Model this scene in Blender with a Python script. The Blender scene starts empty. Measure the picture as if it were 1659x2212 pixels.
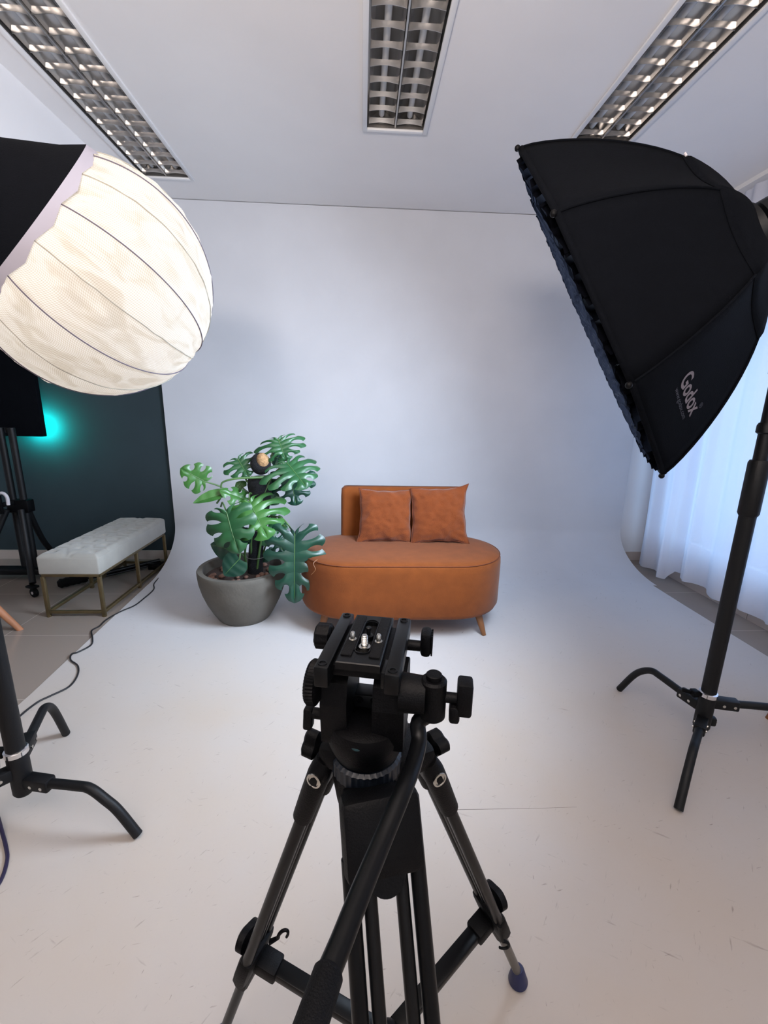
import bpy, bmesh, math, random
from mathutils import Vector, Matrix, noise
from mathutils.bvhtree import BVHTree
V = Vector
random.seed(7)
S = bpy.context.scene
COL = S.collection

# ------------------------------------------------------------------ camera
W_, H_ = 1659.0, 2212.0
F_ = 938.0
CAMZ = 1.42
_y = V(((782-W_/2)/F_, -(880-H_/2)/F_, -1)).normalized()
_d = V(((750-W_/2)/F_, -(5000-H_/2)/F_, -1)).normalized()
_z = (-_d - (-_d).dot(_y)*_y).normalized()
_x = _y.cross(_z)
RW = Matrix((_x, _y, _z))                 # camera space -> world
CP = V((0, 0, CAMZ))
cam = bpy.data.cameras.new('camera'); camo = bpy.data.objects.new('camera', cam); COL.objects.link(camo)
camo.matrix_world = Matrix.Translation(CP) @ RW.to_4x4()
cam.sensor_fit = 'VERTICAL'; cam.sensor_height = 24.0; cam.sensor_width = 18.0
cam.lens = 24.0*F_/H_
cam.clip_start = 0.02
S.camera = camo

def ray(px, py): return (RW @ V(((px-W_/2)/F_, -(py-H_/2)/F_, -1))).normalized()
def at(px, py, x=None, y=None, z=None):
    d = ray(px, py)
    if x is not None: t = (x-CP.x)/d.x
    elif y is not None: t = (y-CP.y)/d.y
    else: t = (z-CP.z)/d.z
    return CP + t*d

# ------------------------------------------------------------------ light and exposure
S.view_settings.view_transform = 'Standard'
S.view_settings.look = 'None'
S.view_settings.gamma = 1.0
S.view_settings.use_curve_mapping = False
S.view_settings.exposure = 0.04
wd = bpy.data.worlds.new('world'); S.world = wd; wd.use_nodes = True
wd.node_tree.nodes['Background'].inputs[0].default_value = (0.7, 0.8, 1.0, 1)
wd.node_tree.nodes['Background'].inputs[1].default_value = 0.3

def area(name, loc, direction, sx, sy, power, color, spread=180, shape='RECTANGLE'):
    l = bpy.data.lights.new(name, 'AREA'); l.shape = shape; l.size = sx
    if shape in ('RECTANGLE', 'ELLIPSE'): l.size_y = sy
    l.energy = power; l.color = color; l.spread = math.radians(spread)
    o = bpy.data.objects.new(name, l); COL.objects.link(o)
    o.location = loc; o.rotation_euler = V(direction).to_track_quat('-Z', 'Y').to_euler()
    return o
# softbox geometry (right) and lantern geometry (left)
SB_O = V((0.8309, 1.6464, 1.7309)); SB_R = 0.6; SB_D = 0.4765
SB_A = V((math.cos(-0.4942)*math.cos(2.6301), math.cos(-0.4942)*math.sin(2.6301), math.sin(-0.4942)))
GL_C = V((-0.776, 1.397, 1.766)); GL_R = 0.325
P_SOFT, P_GLOBE, P_WIN, P_REAR, P_TEAL = 128, 1.4, 34, 14, 120
area('softbox_light', SB_O - SB_A*0.06, SB_A, 0.95, 0.95, P_SOFT, (0.69, 0.82, 1.0), 180, 'DISK')
area('window_daylight', (3.02, 2.45, 1.22), (-1, 0, -0.02), 2.5, 1.85, P_WIN, (0.36, 0.62, 1.0))
area('rear_fill_light', (0.6, -2.52, 1.6), (0, 1, 0.1), 2.6, 1.5, P_REAR, (0.92, 0.95, 1.0))  # fill light added behind the camera, set in an unseen rear opening
area('added_ceiling_fill', (-0.35, -0.75, 1.98), (0.12, 0.45, 1), 0.5, 0.5, 130, (1.0, 0.88, 0.81), 180, 'DISK')  # added fill light behind the camera, brightens and warms the ceiling
pl = bpy.data.lights.new('lantern_bulb', 'POINT'); pl.energy = P_GLOBE; pl.color = (1.0, 0.935, 0.87); pl.shadow_soft_size = 0.07
plo = bpy.data.objects.new('lantern_bulb', pl); COL.objects.link(plo); plo.location = GL_C

# ------------------------------------------------------------------ materials
def lin(c):
    r = []
    for v in c:
        v /= 255.0
        r.append(v/12.92 if v <= 0.04045 else ((v+0.055)/1.055)**2.4)
    return (*r, 1)
def mat(name, rgb, rough=0.6, metal=0.0, var=0.0, vscale=8.0, bump=0.0, bscale=60.0, spec=0.5, rgb2=None, sheen=0.0, coat=0.0, stretch=None):
    m = bpy.data.materials.new(name); m.use_nodes = True
    nt = m.node_tree; b = nt.nodes['Principled BSDF']
    c = lin(rgb)
    b.inputs['Base Color'].default_value = c
    b.inputs['Roughness'].default_value = rough; b.inputs['Metallic'].default_value = metal
    b.inputs['Specular IOR Level'].default_value = spec
    if sheen: b.inputs['Sheen Weight'].default_value = sheen; b.inputs['Sheen Roughness'].default_value = 0.5
    if coat: b.inputs['Coat Weight'].default_value = coat
    tc = nt.nodes.new('ShaderNodeTexCoord'); src = tc.outputs['Object']
    if stretch:
        mp = nt.nodes.new('ShaderNodeMapping'); mp.inputs['Scale'].default_value = stretch
        nt.links.new(src, mp.inputs[0]); src = mp.outputs[0]
    if var or rgb2:
        n = nt.nodes.new('ShaderNodeTexNoise'); n.inputs['Scale'].default_value = vscale; n.inputs['Detail'].default_value = 6
        nt.links.new(src, n.inputs['Vector'])
        r = nt.nodes.new('ShaderNodeValToRGB')
        r.color_ramp.elements[0].position = 0.3; r.color_ramp.elements[1].position = 0.7
        c2 = lin(rgb2) if rgb2 else tuple(min(1, x*(1+var)) for x in c[:3])+(1,)
        c1 = c if rgb2 else tuple(x*(1-var) for x in c[:3])+(1,)
        r.color_ramp.elements[0].color = c1; r.color_ramp.elements[1].color = c2
        nt.links.new(n.outputs['Fac'], r.inputs[0]); nt.links.new(r.outputs[0], b.inputs['Base Color'])
    if bump:
        n2 = nt.nodes.new('ShaderNodeTexNoise'); n2.inputs['Scale'].default_value = bscale; n2.inputs['Detail'].default_value = 4
        nt.links.new(src, n2.inputs['Vector'])
        bp = nt.nodes.new('ShaderNodeBump'); bp.inputs['Strength'].default_value = bump; bp.inputs['Distance'].default_value = 0.01
        nt.links.new(n2.outputs['Fac'], bp.inputs['Height']); nt.links.new(bp.outputs[0], b.inputs['Normal'])
    return m
def emis(name, rgb, strength):
    m = bpy.data.materials.new(name); m.use_nodes = True; nt = m.node_tree; nt.nodes.clear()
    e = nt.nodes.new('ShaderNodeEmission'); e.inputs[0].default_value = lin(rgb); e.inputs[1].default_value = strength
    o = nt.nodes.new('ShaderNodeOutputMaterial'); nt.links.new(e.outputs[0], o.inputs[0]); return m

M_ceiling = mat('ceiling_paint', (226, 224, 224), 0.9, var=0.015, vscale=3)
M_white = mat('white_wall_paint', (220, 222, 226), 0.85)
M_dark = mat('dark_green_wall_paint', (36, 51, 57), 0.8, var=0.06, vscale=5)
M_skirt = mat('beige_skirting_tile', (186, 174, 166), 0.45)
M_black = mat('black_plastic', (3, 3, 5), 0.5, spec=0.16, bump=0.15, bscale=400)
M_blackg = mat('black_satin_metal', (5, 6, 8), 0.38, spec=0.28)
M_powder = mat('black_powder_coat', (8, 9, 12), 0.5, spec=0.3, bump=0.1, bscale=500)
M_tube = mat('tripod_tube_black', (8, 9, 11), 0.33, metal=0.0, spec=0.18)
M_fabric_b = mat('black_softbox_fabric', (7, 9, 14), 0.85, spec=0.06, var=0.08, vscale=30, bump=0.2, bscale=300)
M_grid = mat('black_grid_fabric', (5, 6, 11), 0.9, spec=0.03)
M_rubber = mat('rubber_pad', (5, 5, 7), 0.7, spec=0.2, bump=0.3, bscale=600)
M_steel = mat('polished_steel', (200, 198, 192), 0.25, metal=1.0)
M_chrome = mat('chrome', (225, 225, 228), 0.12, metal=1.0)
M_blue = mat('dark_blue_rubber', (24, 32, 72), 0.5)
M_bluering = mat('dark_blue_ring', (8, 17, 28), 0.45)
M_orange = mat('burnt_orange_suede', (116, 61, 24), 0.9, var=0.09, vscale=14, bump=0.12, bscale=250, spec=0.15, sheen=0.1)
M_orange2 = mat('burnt_orange_linen', (112, 55, 22), 0.92, var=0.10, vscale=22, bump=0.35, bscale=160, spec=0.2, sheen=0.2)
M_piping = mat('rust_piping', (100, 48, 22), 0.9)
M_oak = mat('stained_oak', (122, 78, 42), 0.5, var=0.15, vscale=20, stretch=(1, 1, 0.15))
M_beech = mat('beech_wood', (165, 112, 80), 0.5, var=0.1, vscale=20, stretch=(1, 1, 0.15))
M_concrete = mat('grey_concrete', (88, 84, 77), 0.85, var=0.12, vscale=7, bump=0.2, bscale=40)
M_pebble = mat('brown_clay_pebble', (120, 88, 74), 0.85, var=0.25, vscale=30, bump=0.4, bscale=80)
M_soil = mat('dark_soil', (60, 46, 40), 0.95, var=0.3, vscale=60, bump=0.6, bscale=120)
M_moss = mat('black_shade_mesh', (22, 23, 28), 0.9, var=0.3, vscale=90, bump=0.9, bscale=180)
M_coir = mat('tan_coir', (165, 130, 92), 0.95, var=0.35, vscale=60, bump=0.9, bscale=140)
M_stem = mat('green_stem', (78, 112, 62), 0.5, var=0.15, vscale=20)
M_tie = mat('plant_tie_wire', (140, 138, 130), 0.5)
M_velvet = mat('grey_velvet', (158, 156, 149), 0.8, var=0.07, vscale=9, sheen=0.3, spec=0.2)
M_brass = mat('aged_brass', (112, 98, 70), 0.4, metal=0.75, var=0.15, vscale=15)
M_trimw = mat('white_enamel', (225, 224, 224), 0.4)
M_mirror = mat('louver_mirror_aluminium', (176, 173, 170), 0.24, metal=0.92)
M_lamptube = mat('unlit_fluorescent_tube', (205, 205, 205), 0.25)
M_shadowgap = mat('dark_gap_gasket', (40, 42, 48), 0.8)
M_grey = mat('logo_grey_print', (112, 104, 110), 0.7)
M_grey2 = mat('logo_faint_print', (62, 62, 72), 0.7)
M_cable = mat('black_cable', (22, 22, 26), 0.5)
M_purple = mat('dark_purple_cable', (34, 28, 58), 0.5)
M_ribw = mat('lantern_rib_wire', (88, 80, 92), 0.7)
M_seam = mat('lantern_seam', (150, 145, 132), 0.8)
M_hem = mat('lantern_white_hem', (150, 146, 156), 0.9)
M_light = mat('white_plastic', (190, 186, 190), 0.5)

def leafmat(name, a, b, rough=0.38):
    m = mat(name, a, rough, rgb2=b, vscale=7, bump=0.15, bscale=25, spec=0.5)
    return m
M_leafL = leafmat('leaf_light_green', (44, 92, 40), (60, 110, 46))
M_leafM = leafmat('leaf_mid_green', (26, 68, 40), (38, 86, 46))
M_leafD = leafmat('leaf_dark_green', (14, 50, 40), (24, 68, 50))

# floor tiles
def floor_mat():
    m = mat('beige_floor_tile', (168, 156, 148), 0.24)
    nt = m.node_tree; b = nt.nodes['Principled BSDF']
    tc = nt.nodes.new('ShaderNodeTexCoord')
    mp = nt.nodes.new('ShaderNodeMapping'); mp.inputs['Location'].default_value = (0.34, 0.55, 0)
    br = nt.nodes.new('ShaderNodeTexBrick'); br.offset = 0; br.inputs['Scale'].default_value = 1
    br.inputs['Brick Width'].default_value = 0.62; br.inputs['Row Height'].default_value = 0.62
    br.inputs['Mortar Size'].default_value = 0.0022; br.inputs['Mortar Smooth'].default_value = 0.2
    br.inputs['Color1'].default_value = lin((142, 131, 122)); br.inputs['Color2'].default_value = lin((139, 128, 119))
    br.inputs['Mortar'].default_value = lin((180, 170, 160))
    nt.links.new(tc.outputs['Object'], mp.inputs[0]); nt.links.new(mp.outputs[0], br.inputs['Vector'])
    nt.links.new(br.outputs['Color'], b.inputs['Base Color'])
    return m
M_floor = floor_mat()

def paper_mat():
    m = bpy.data.materials.new('white_backdrop_vinyl'); m.use_nodes = True
    nt = m.node_tree; b = nt.nodes['Principled BSDF']; N = nt.nodes.new; L = nt.links.new
    b.inputs['Roughness'].default_value = 0.62
    b.inputs['Specular IOR Level'].default_value = 0.35
    tc = N('ShaderNodeTexCoord')
    base = N('ShaderNodeTexNoise'); base.inputs['Scale'].default_value = 2.2; base.inputs['Detail'].default_value = 8
    L(tc.outputs['Object'], base.inputs['Vector'])
    r = N('ShaderNodeValToRGB'); r.color_ramp.elements[0].position = 0.3; r.color_ramp.elements[1].position = 0.75
    r.color_ramp.elements[0].color = lin((193, 195, 200)); r.color_ramp.elements[1].color = lin((200, 202, 207))
    L(base.outputs['Fac'], r.inputs[0])
    col = r.outputs[0]
    # scuffs and specks on the floor part: thin threads of noise, masked by patches
    def scuff(scale, rot, lo, hi, amt, prev, seed):
        mp = N('ShaderNodeMapping'); mp.vector_type = 'TEXTURE'; mp.inputs['Rotation'].default_value = (0, 0, rot); mp.inputs['Scale'].default_value = (1.0, 0.16, 1); mp.inputs['Location'].default_value = (seed, seed*2.3, 0)
        L(tc.outputs['Object'], mp.inputs[0])
        n = N('ShaderNodeTexNoise'); n.inputs['Scale'].default_value = scale; n.inputs['Detail'].default_value = 3
        L(mp.outputs[0], n.inputs['Vector'])
        rr = N('ShaderNodeValToRGB'); rr.color_ramp.elements[0].position = lo; rr.color_ramp.elements[1].position = hi
        L(n.outputs['Fac'], rr.inputs[0])
        n2 = N('ShaderNodeTexNoise'); n2.inputs['Scale'].default_value = scale*0.35; L(mp.outputs[0], n2.inputs['Vector'])
        r2 = N('ShaderNodeValToRGB'); r2.color_ramp.elements[0].position = 0.5; r2.color_ramp.elements[1].position = 0.62
        L(n2.outputs['Fac'], r2.inputs[0])
        mu = N('ShaderNodeMath'); mu.operation = 'MULTIPLY'; L(rr.outputs[0], mu.inputs[0]); L(r2.outputs[0], mu.inputs[1])
        mu2 = N('ShaderNodeMath'); mu2.operation = 'MULTIPLY'; mu2.inputs[1].default_value = amt; L(mu.outputs[0], mu2.inputs[0])
        # only where the sheet lies flat
        sx = N('ShaderNodeSeparateXYZ'); L(tc.outputs['Object'], sx.inputs[0])
        ls = N('ShaderNodeMath'); ls.operation = 'LESS_THAN'; ls.inputs[1].default_value = 0.05; L(sx.outputs['Z'], ls.inputs[0])
        mu3 = N('ShaderNodeMath'); mu3.operation = 'MULTIPLY'; L(mu2.outputs[0], mu3.inputs[0]); L(ls.outputs[0], mu3.inputs[1])
        mx = N('ShaderNodeMix'); mx.data_type = 'RGBA'; L(mu3.outputs[0], mx.inputs['Factor']); L(prev, mx.inputs['A'])
        mx.inputs['B'].default_value = lin((96, 88, 84))
        return mx.outputs['Result']
    col = scuff(16, 0.9, 0.66, 0.76, 0.45, col, 1.0)
    col = scuff(11, -0.5, 0.66, 0.76, 0.4, col, 4.0)
    col = scuff(30, 0.2, 0.67, 0.76, 0.5, col, 8.0)
    col = scuff(45, 1.4, 0.69, 0.76, 0.6, col, 12.0)
    # warmer, dimmer light towards the camera, put into the flat sheet's colour
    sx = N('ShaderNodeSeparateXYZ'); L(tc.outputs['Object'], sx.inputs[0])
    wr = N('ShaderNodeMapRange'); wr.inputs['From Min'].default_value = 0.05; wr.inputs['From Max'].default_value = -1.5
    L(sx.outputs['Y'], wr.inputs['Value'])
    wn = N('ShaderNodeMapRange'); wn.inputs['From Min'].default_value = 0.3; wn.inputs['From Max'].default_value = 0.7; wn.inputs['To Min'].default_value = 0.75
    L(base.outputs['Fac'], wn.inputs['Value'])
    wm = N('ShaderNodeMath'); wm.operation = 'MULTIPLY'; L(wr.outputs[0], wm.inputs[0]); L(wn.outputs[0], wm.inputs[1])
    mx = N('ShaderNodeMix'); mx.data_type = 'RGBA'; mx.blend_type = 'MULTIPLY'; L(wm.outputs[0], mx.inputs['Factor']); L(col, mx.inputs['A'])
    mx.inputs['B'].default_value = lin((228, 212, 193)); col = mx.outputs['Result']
    L(col, b.inputs['Base Color'])
    n3 = N('ShaderNodeTexNoise'); n3.inputs['Scale'].default_value = 4.5; n3.inputs['Detail'].default_value = 5; L(tc.outputs['Object'], n3.inputs['Vector'])
    bp = N('ShaderNodeBump'); bp.inputs['Strength'].default_value = 0.12; bp.inputs['Distance'].default_value = 0.02
    L(n3.outputs['Fac'], bp.inputs['Height']); L(bp.outputs[0], b.inputs['Normal'])
    return m
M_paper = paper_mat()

def cloth_mat(name, rgb, trans_w, alpha=0.0, bump=0.2, bscale=200, wave=None):
    m = bpy.data.materials.new(name); m.use_nodes = True; nt = m.node_tree; nt.nodes.clear(); N = nt.nodes.new; L = nt.links.new
    d = N('ShaderNodeBsdfDiffuse'); d.inputs[0].default_value = lin(rgb)
    t = N('ShaderNodeBsdfTranslucent'); t.inputs[0].default_value = lin(rgb)
    mx = N('ShaderNodeMixShader'); mx.inputs[0].default_value = trans_w; L(d.outputs[0], mx.inputs[1]); L(t.outputs[0], mx.inputs[2])
    tc = N('ShaderNodeTexCoord'); n = N('ShaderNodeTexNoise'); n.inputs['Scale'].default_value = bscale; n.inputs['Detail'].default_value = 5
    L(tc.outputs['Object'], n.inputs['Vector'])
    bp = N('ShaderNodeBump'); bp.inputs['Strength'].default_value = bump; bp.inputs['Distance'].default_value = 0.02
    L(n.outputs['Fac'], bp.inputs['Height']); L(bp.outputs[0], d.inputs['Normal']); L(bp.outputs[0], t.inputs['Normal'])
    out = N('ShaderNodeOutputMaterial'); last = mx.outputs[0]
    if alpha:
        tr = N('ShaderNodeBsdfTransparent'); m2 = N('ShaderNodeMixShader'); m2.inputs[0].default_value = alpha
        L(last, m2.inputs[1]); L(tr.outputs[0], m2.inputs[2]); last = m2.outputs[0]
    L(last, out.inputs[0]); return m
M_lantern = cloth_mat('glowing_lantern_fabric', (245, 240, 232), 0.72, bump=0.25, bscale=9)
def lantern_weave():
    nt = M_lantern.node_tree; N = nt.nodes.new; L = nt.links.new
    tc = N('ShaderNodeUVMap')
    def ramp(src, lo, hi, c1, c2):
        r = N('ShaderNodeValToRGB'); r.color_ramp.elements[0].position = lo; r.color_ramp.elements[1].position = hi
        r.color_ramp.elements[0].color = lin(c1); r.color_ramp.elements[1].color = lin(c2); L(src, r.inputs[0]); return r.outputs[0]
    mp = N('ShaderNodeMapping'); mp.inputs['Scale'].default_value = (34, 5.0, 1); L(tc.outputs[0], mp.inputs[0])
    n = N('ShaderNodeTexNoise'); n.inputs['Scale'].default_value = 1.0; n.inputs['Detail'].default_value = 2.5; n.inputs['Distortion'].default_value = 1.2; L(mp.outputs[0], n.inputs[0])
    a = ramp(n.outputs[0], 0.36, 0.52, (232, 226, 216), (250, 247, 242))
    wv = []
    for d, sc in (('X', 110.0), ('Y', 46.0)):
        w = N('ShaderNodeTexWave'); w.bands_direction = d; w.inputs['Scale'].default_value = sc; L(tc.outputs[0], w.inputs[0])
        wv.append(ramp(w.outputs['Fac'], 0.0, 0.45, (236, 232, 224), (255, 255, 255)))
    prev = a
    for w in wv:
        m = N('ShaderNodeMix'); m.data_type = 'RGBA'; m.blend_type = 'MULTIPLY'; m.inputs['Factor'].default_value = 1.0
        L(prev, m.inputs['A']); L(w, m.inputs['B']); prev = m.outputs['Result']
    for nd in nt.nodes:
        if nd.type in ('BSDF_DIFFUSE', 'BSDF_TRANSLUCENT'): L(prev, nd.inputs[0])
lantern_weave()
M_curtain = cloth_mat('sheer_white_curtain', (234, 236, 246), 0.5, alpha=0.08, bump=0.1, bscale=40)

# ------------------------------------------------------------------ mesh building
ORG = {}
class MB:
    def __init__(s): s.v = []; s.f = []
    def add(s, vs, fs):
        o = len(s.v); s.v += [V(p) for p in vs]; s.f += [tuple(i+o for i in f) for f in fs]; return s
    def bm(s, b, M=None):
        b.verts.ensure_lookup_table(); b.verts.index_update()
        s.add([(M @ v.co) if M else v.co.copy() for v in b.verts], [[v.index for v in f.verts] for f in b.faces]); b.free(); return s
    def box(s, c, size, bevel=0.0, R=None, seg=2):
        b = bmesh.new(); bmesh.ops.create_cube(b, size=1); bmesh.ops.scale(b, vec=size, verts=b.verts)
        if bevel: bmesh.ops.bevel(b, geom=list(b.edges), offset=min(bevel, min(size)*0.49), segments=seg, affect='EDGES', profile=0.5)
        M = Matrix.Translation(V(c)) @ (R.to_4x4() if R else Matrix.Identity(4))
        return s.bm(b, M)
    def bar(s, p0, p1, w, h, bevel=0.0, up=(0, 0, 1)):
        p0, p1 = V(p0), V(p1); d = (p1-p0); L = d.length; y = d.normalized(); x = y.cross(V(up))
        if x.length < 1e-4: x = y.cross(V((1, 0, 0)))
        x.normalize(); z = x.cross(y)
        R = Matrix((x, y, z)).transposed()
        return s.box((p0+p1)/2, (w, L, h), bevel, R)
    def rings(s, rings, cap=True, closed=False):
        o = len(s.v); n = len(rings[0])
        for r in rings: s.v += [V(p) for p in r]
        m = len(rings)
        for i in range(m-1 if not closed else m):
            a = o+i*n; b = o+((i+1) % m)*n
            for j in range(n):
                k = (j+1) % n; s.f.append((a+j, a+k, b+k, b+j))
        if cap and not closed:
            s.f.append(tuple(o+j for j in reversed(range(n)))); s.f.append(tuple(o+(m-1)*n+j for j in range(n)))
        return s
    def cyl(s, p0, p1, r0, r1=None, seg=24, cap=True, bev=0.0):
        p0, p1 = V(p0), V(p1); r1 = r0 if r1 is None else r1
        d = (p1-p0).normalized(); L = (p1-p0).length
        prof = [(0, r0), (L, r1)] if not bev else [(0, r0-bev), (bev, r0), (L-bev, r1), (L, r1-bev)]
        return s.lathe(prof, p0, d, seg, cap)
    def lathe(s, prof, o, axis=(0, 0, 1), seg=32, cap=True, mod=None):
        axis = V(axis).normalized(); u = axis.cross(V((0.123, 0.41, 0.9))).normalized(); w = axis.cross(u); o = V(o)
        R = []
        for t, r in prof:
            ring = []
            for k in range(seg):
                a = 2*math.pi*k/seg; rr = r*(mod(a, t) if mod else 1)
                ring.append(o+axis*t+(u*math.cos(a)+w*math.sin(a))*max(rr, 1e-5))
            R.append(ring)
        return s.rings(R, cap)
    def tube(s, pts, r, seg=12, sm=6, cap=True, flat=1.0):
        pts = [V(p) for p in pts]
        if sm > 1 and len(pts) > 2: P = spline(pts, sm)
        else: P = pts
        n = len(P); rs = [r]*n if not isinstance(r, (list, tuple)) else [interp(r, i/(n-1)) for i in range(n)]
        R = []; up = None
        for i, p in enumerate(P):
            d = (P[min(i+1, n-1)]-P[max(i-1, 0)]).normalized()
            if up is None:
                up = d.orthogonal().normalized() if abs(d.z) > 0.95 else d.cross(V((0, 0, 1))).cross(d).normalized()
            else: up = (up-d*up.dot(d)).normalized()
            sd = d.cross(up)
            R.append([p+(up*math.sin(2*math.pi*k/seg)*flat+sd*math.cos(2*math.pi*k/seg))*rs[i] for k in range(seg)])
        return s.rings(R, cap)
    def sph(s, c, r, seg=16, rings=10, R=None):
        rv = V(r) if isinstance(r, (tuple, list)) else V((r, r, r))
        rr = []
        for i in range(1, rings):
            t = math.pi*i/rings
            rr.append([V((math.sin(t)*math.cos(2*math.pi*k/seg)*rv.x, math.sin(t)*math.sin(2*math.pi*k/seg)*rv.y, math.cos(t)*rv.z)) for k in range(seg)])
        rr = [[(R @ p if R else p)+V(c) for p in ring] for ring in rr]
        return s.rings(rr, True)
    def prism(s, poly, o, x, y, depth):
        x = V(x).normalized(); y = V(y).normalized(); z = x.cross(y).normalized(); o = V(o)
        a = [o+x*p[0]+y*p[1] for p in poly]; b = [p+z*depth for p in a]; n = len(poly)
        return s.add(a+b, [tuple(reversed(range(n))), tuple(range(n, 2*n))]+[(i, (i+1) % n, n+(i+1) % n, n+i) for i in range(n)])
    def ngrid(s, nu, nv, fn):
        o = len(s.v)
        for j in range(nv+1):
            for i in range(nu+1): s.v.append(V(fn(i/nu, j/nv)))
        for j in range(nv):
            for i in range(nu):
                a = o+j*(nu+1)+i; s.f.append((a, a+1, a+nu+2, a+nu+1))
        return s
    def build(s, name, m, parent=None, smooth=True, ang=38, merge=0.0, recalc=True, label=None):
        org = ORG.get(parent.name, V((0, 0, 0))) if parent else V((0, 0, 0))
        me = bpy.data.meshes.new(name)
        me.from_pydata([tuple(p-org) for p in s.v], [], s.f); me.update()
        b = bmesh.new(); b.from_mesh(me)
        if merge: bmesh.ops.remove_doubles(b, verts=b.verts, dist=merge)
        if recalc: bmesh.ops.recalc_face_normals(b, faces=b.faces)
        b.to_mesh(me); b.free()
        if smooth:
            me.shade_smooth()
            if ang < 180: me.set_sharp_from_angle(angle=math.radians(ang))
        me.materials.append(m)
        o = bpy.data.objects.new(name, me); COL.objects.link(o)
        if parent: o.parent = parent; ORG[o.name] = org
        if label: o['label'] = label
        return o
def spline(P, n):
    out = []
    for i in range(len(P)-1):
        p0 = P[i-1] if i else P[0]*2-P[1]; p1 = P[i]; p2 = P[i+1]; p3 = P[i+2] if i+2 < len(P) else P[-1]*2-P[-2]
        for k in range(n):
            t = k/n
            out.append(0.5*((2*p1)+(p2-p0)*t+(2*p0-5*p1+4*p2-p3)*t*t+(3*p1-p0-3*p2+p3)*t**3))
    out.append(P[-1]); return out
def interp(L, t):
    x = t*(len(L)-1); i = min(int(x), len(L)-2); return L[i]+(L[i+1]-L[i])*(x-i)
def thing(name, label, cat, loc, group=None):
    o = bpy.data.objects.new(name, None); COL.objects.link(o); o.location = loc; o.empty_display_size = 0.1
    o['label'] = label; o['category'] = cat
    if group: o['group'] = group
    ORG[o.name] = V(loc); return o
def tag(o, label, cat, group=None, kind=None):
    o['label'] = label; o['category'] = cat
    if group: o['group'] = group
    if kind: o['kind'] = kind
    return o
def struct(o): o['kind'] = 'structure'; return o
def dup(root, off, label):
    r = root.copy(); COL.objects.link(r); r.location = root.location+V(off); r['label'] = label
    for ch in list(root.children):
        c = ch.copy(); COL.objects.link(c); c.parent = r
        for g in list(ch.children):
            d = g.copy(); COL.objects.link(d); d.parent = c
    return r
def quadplane(mb, a, b, c, d): mb.add([a, b, c, d], [(0, 1, 2, 3)]); return mb
def slab(mb, lo, hi):
    lo, hi = V(lo), V(hi); return mb.box((lo+hi)/2, tuple(hi-lo))

# ------------------------------------------------------------------ the room
YB, XR, XL, YR, ZC = 3.962, 2.77, -4.3, -2.6, 2.969
struct(slab(MB(), (XL, YR, -0.05), (XR, YB, 0)).build('floor', M_floor, smooth=False))
struct(slab(MB(), (XL-0.1, YB, 0), (-1.66, YB+0.1, ZC)).build('wall_back_left', M_dark, smooth=False))
struct(slab(MB(), (-1.66, YB, 0), (XR+0.1, YB+0.1, ZC)).build('wall_back_right', M_white, smooth=False))
struct(slab(MB(), (XL-0.1, YR, 0), (XL, YB, ZC)).build('wall_left', M_white, smooth=False))
def wall_with_hole(fix, lo, hi, hlo, hhi, thick, axis):
    mb = MB()
    for a, b in (((lo[0], lo[1]), (hlo[0], hi[1])), ((hhi[0], lo[1]), (hi[0], hi[1])), ((hlo[0], lo[1]), (hhi[0], hlo[1])), ((hlo[0], hhi[1]), (hhi[0], hi[1]))):
        if axis == 'x': slab(mb, (fix, a[0], a[1]), (fix+thick, b[0], b[1]))
        else: slab(mb, (a[0], fix, a[1]), (b[0], fix+thick, b[1]))
    return mb
struct(wall_with_hole(XR, (YR, 0), (YB, ZC), (1.15, 0.30), (3.75, 2.15), 0.1, 'x').build('wall_right', M_white, smooth=False))
struct(wall_with_hole(YR-0.1, (XL, 0), (XR, ZC), (-0.7, 0.85), (1.9, 2.35), 0.1, 'y').build('wall_rear', M_white, smooth=False))
# window frames
mb = MB()
for y0, y1 in ((1.15, 1.20), (2.425, 2.475), (3.70, 3.75)): slab(mb, (XR+0.03, y0, 0.30), (XR+0.08, y1, 2.15))
for z0, z1 in ((0.30, 0.35), (2.10, 2.15)): slab(mb, (XR+0.03, 1.20, z0), (XR+0.08, 3.70, z1))
struct(mb.build('window_1', M_trimw, smooth=False))
mb = MB()
for x0, x1 in ((-0.7, -0.65), (0.575, 0.625), (1.85, 1.9)): slab(mb, (x0, YR-0.07, 0.85), (x1, YR-0.02, 2.35))
for z0, z1 in ((0.85, 0.9), (2.3, 2.35)): slab(mb, (-0.65, YR-0.07, z0), (1.85, YR-0.02, z1))
struct(mb.build('window_2_added', M_trimw, smooth=False))  # unseen rear window, added to carry the fill light
# ceiling with three recesses
FX = [(0.018, 0.334), (1.215, 1.555), (-1.548, -1.210)]   # x ranges
LW = 0.328; FL = 1.75
fixt = [(0.012, 2.914), (1.222, 2.914), (-1.548, 3.588)]  # x0, far end y
xs = sorted([XL, XR]+[a for f in fixt for a in (f[0], f[0]+LW)])
mb = MB()
for i in range(len(xs)-1):
    a, b = xs[i], xs[i+1]; hit = [f for f in fixt if abs(f[0]-a) < 1e-6]
    if hit:
        ye = hit[0][1]; ys = ye-FL
        slab(mb, (a, YR, ZC), (b, ys, ZC+0.1)); slab(mb, (a, ye, ZC), (b, YB, ZC+0.1))
    else: slab(mb, (a, YR, ZC), (b, YB, ZC+0.1))
struct(mb.build('ceiling', M_ceiling, smooth=False))
# lowered beam along the left
struct(slab(MB(), (XL, YR, 2.574), (-1.72, YB, ZC)).build('trim_1', M_ceiling, smooth=False))
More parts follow.
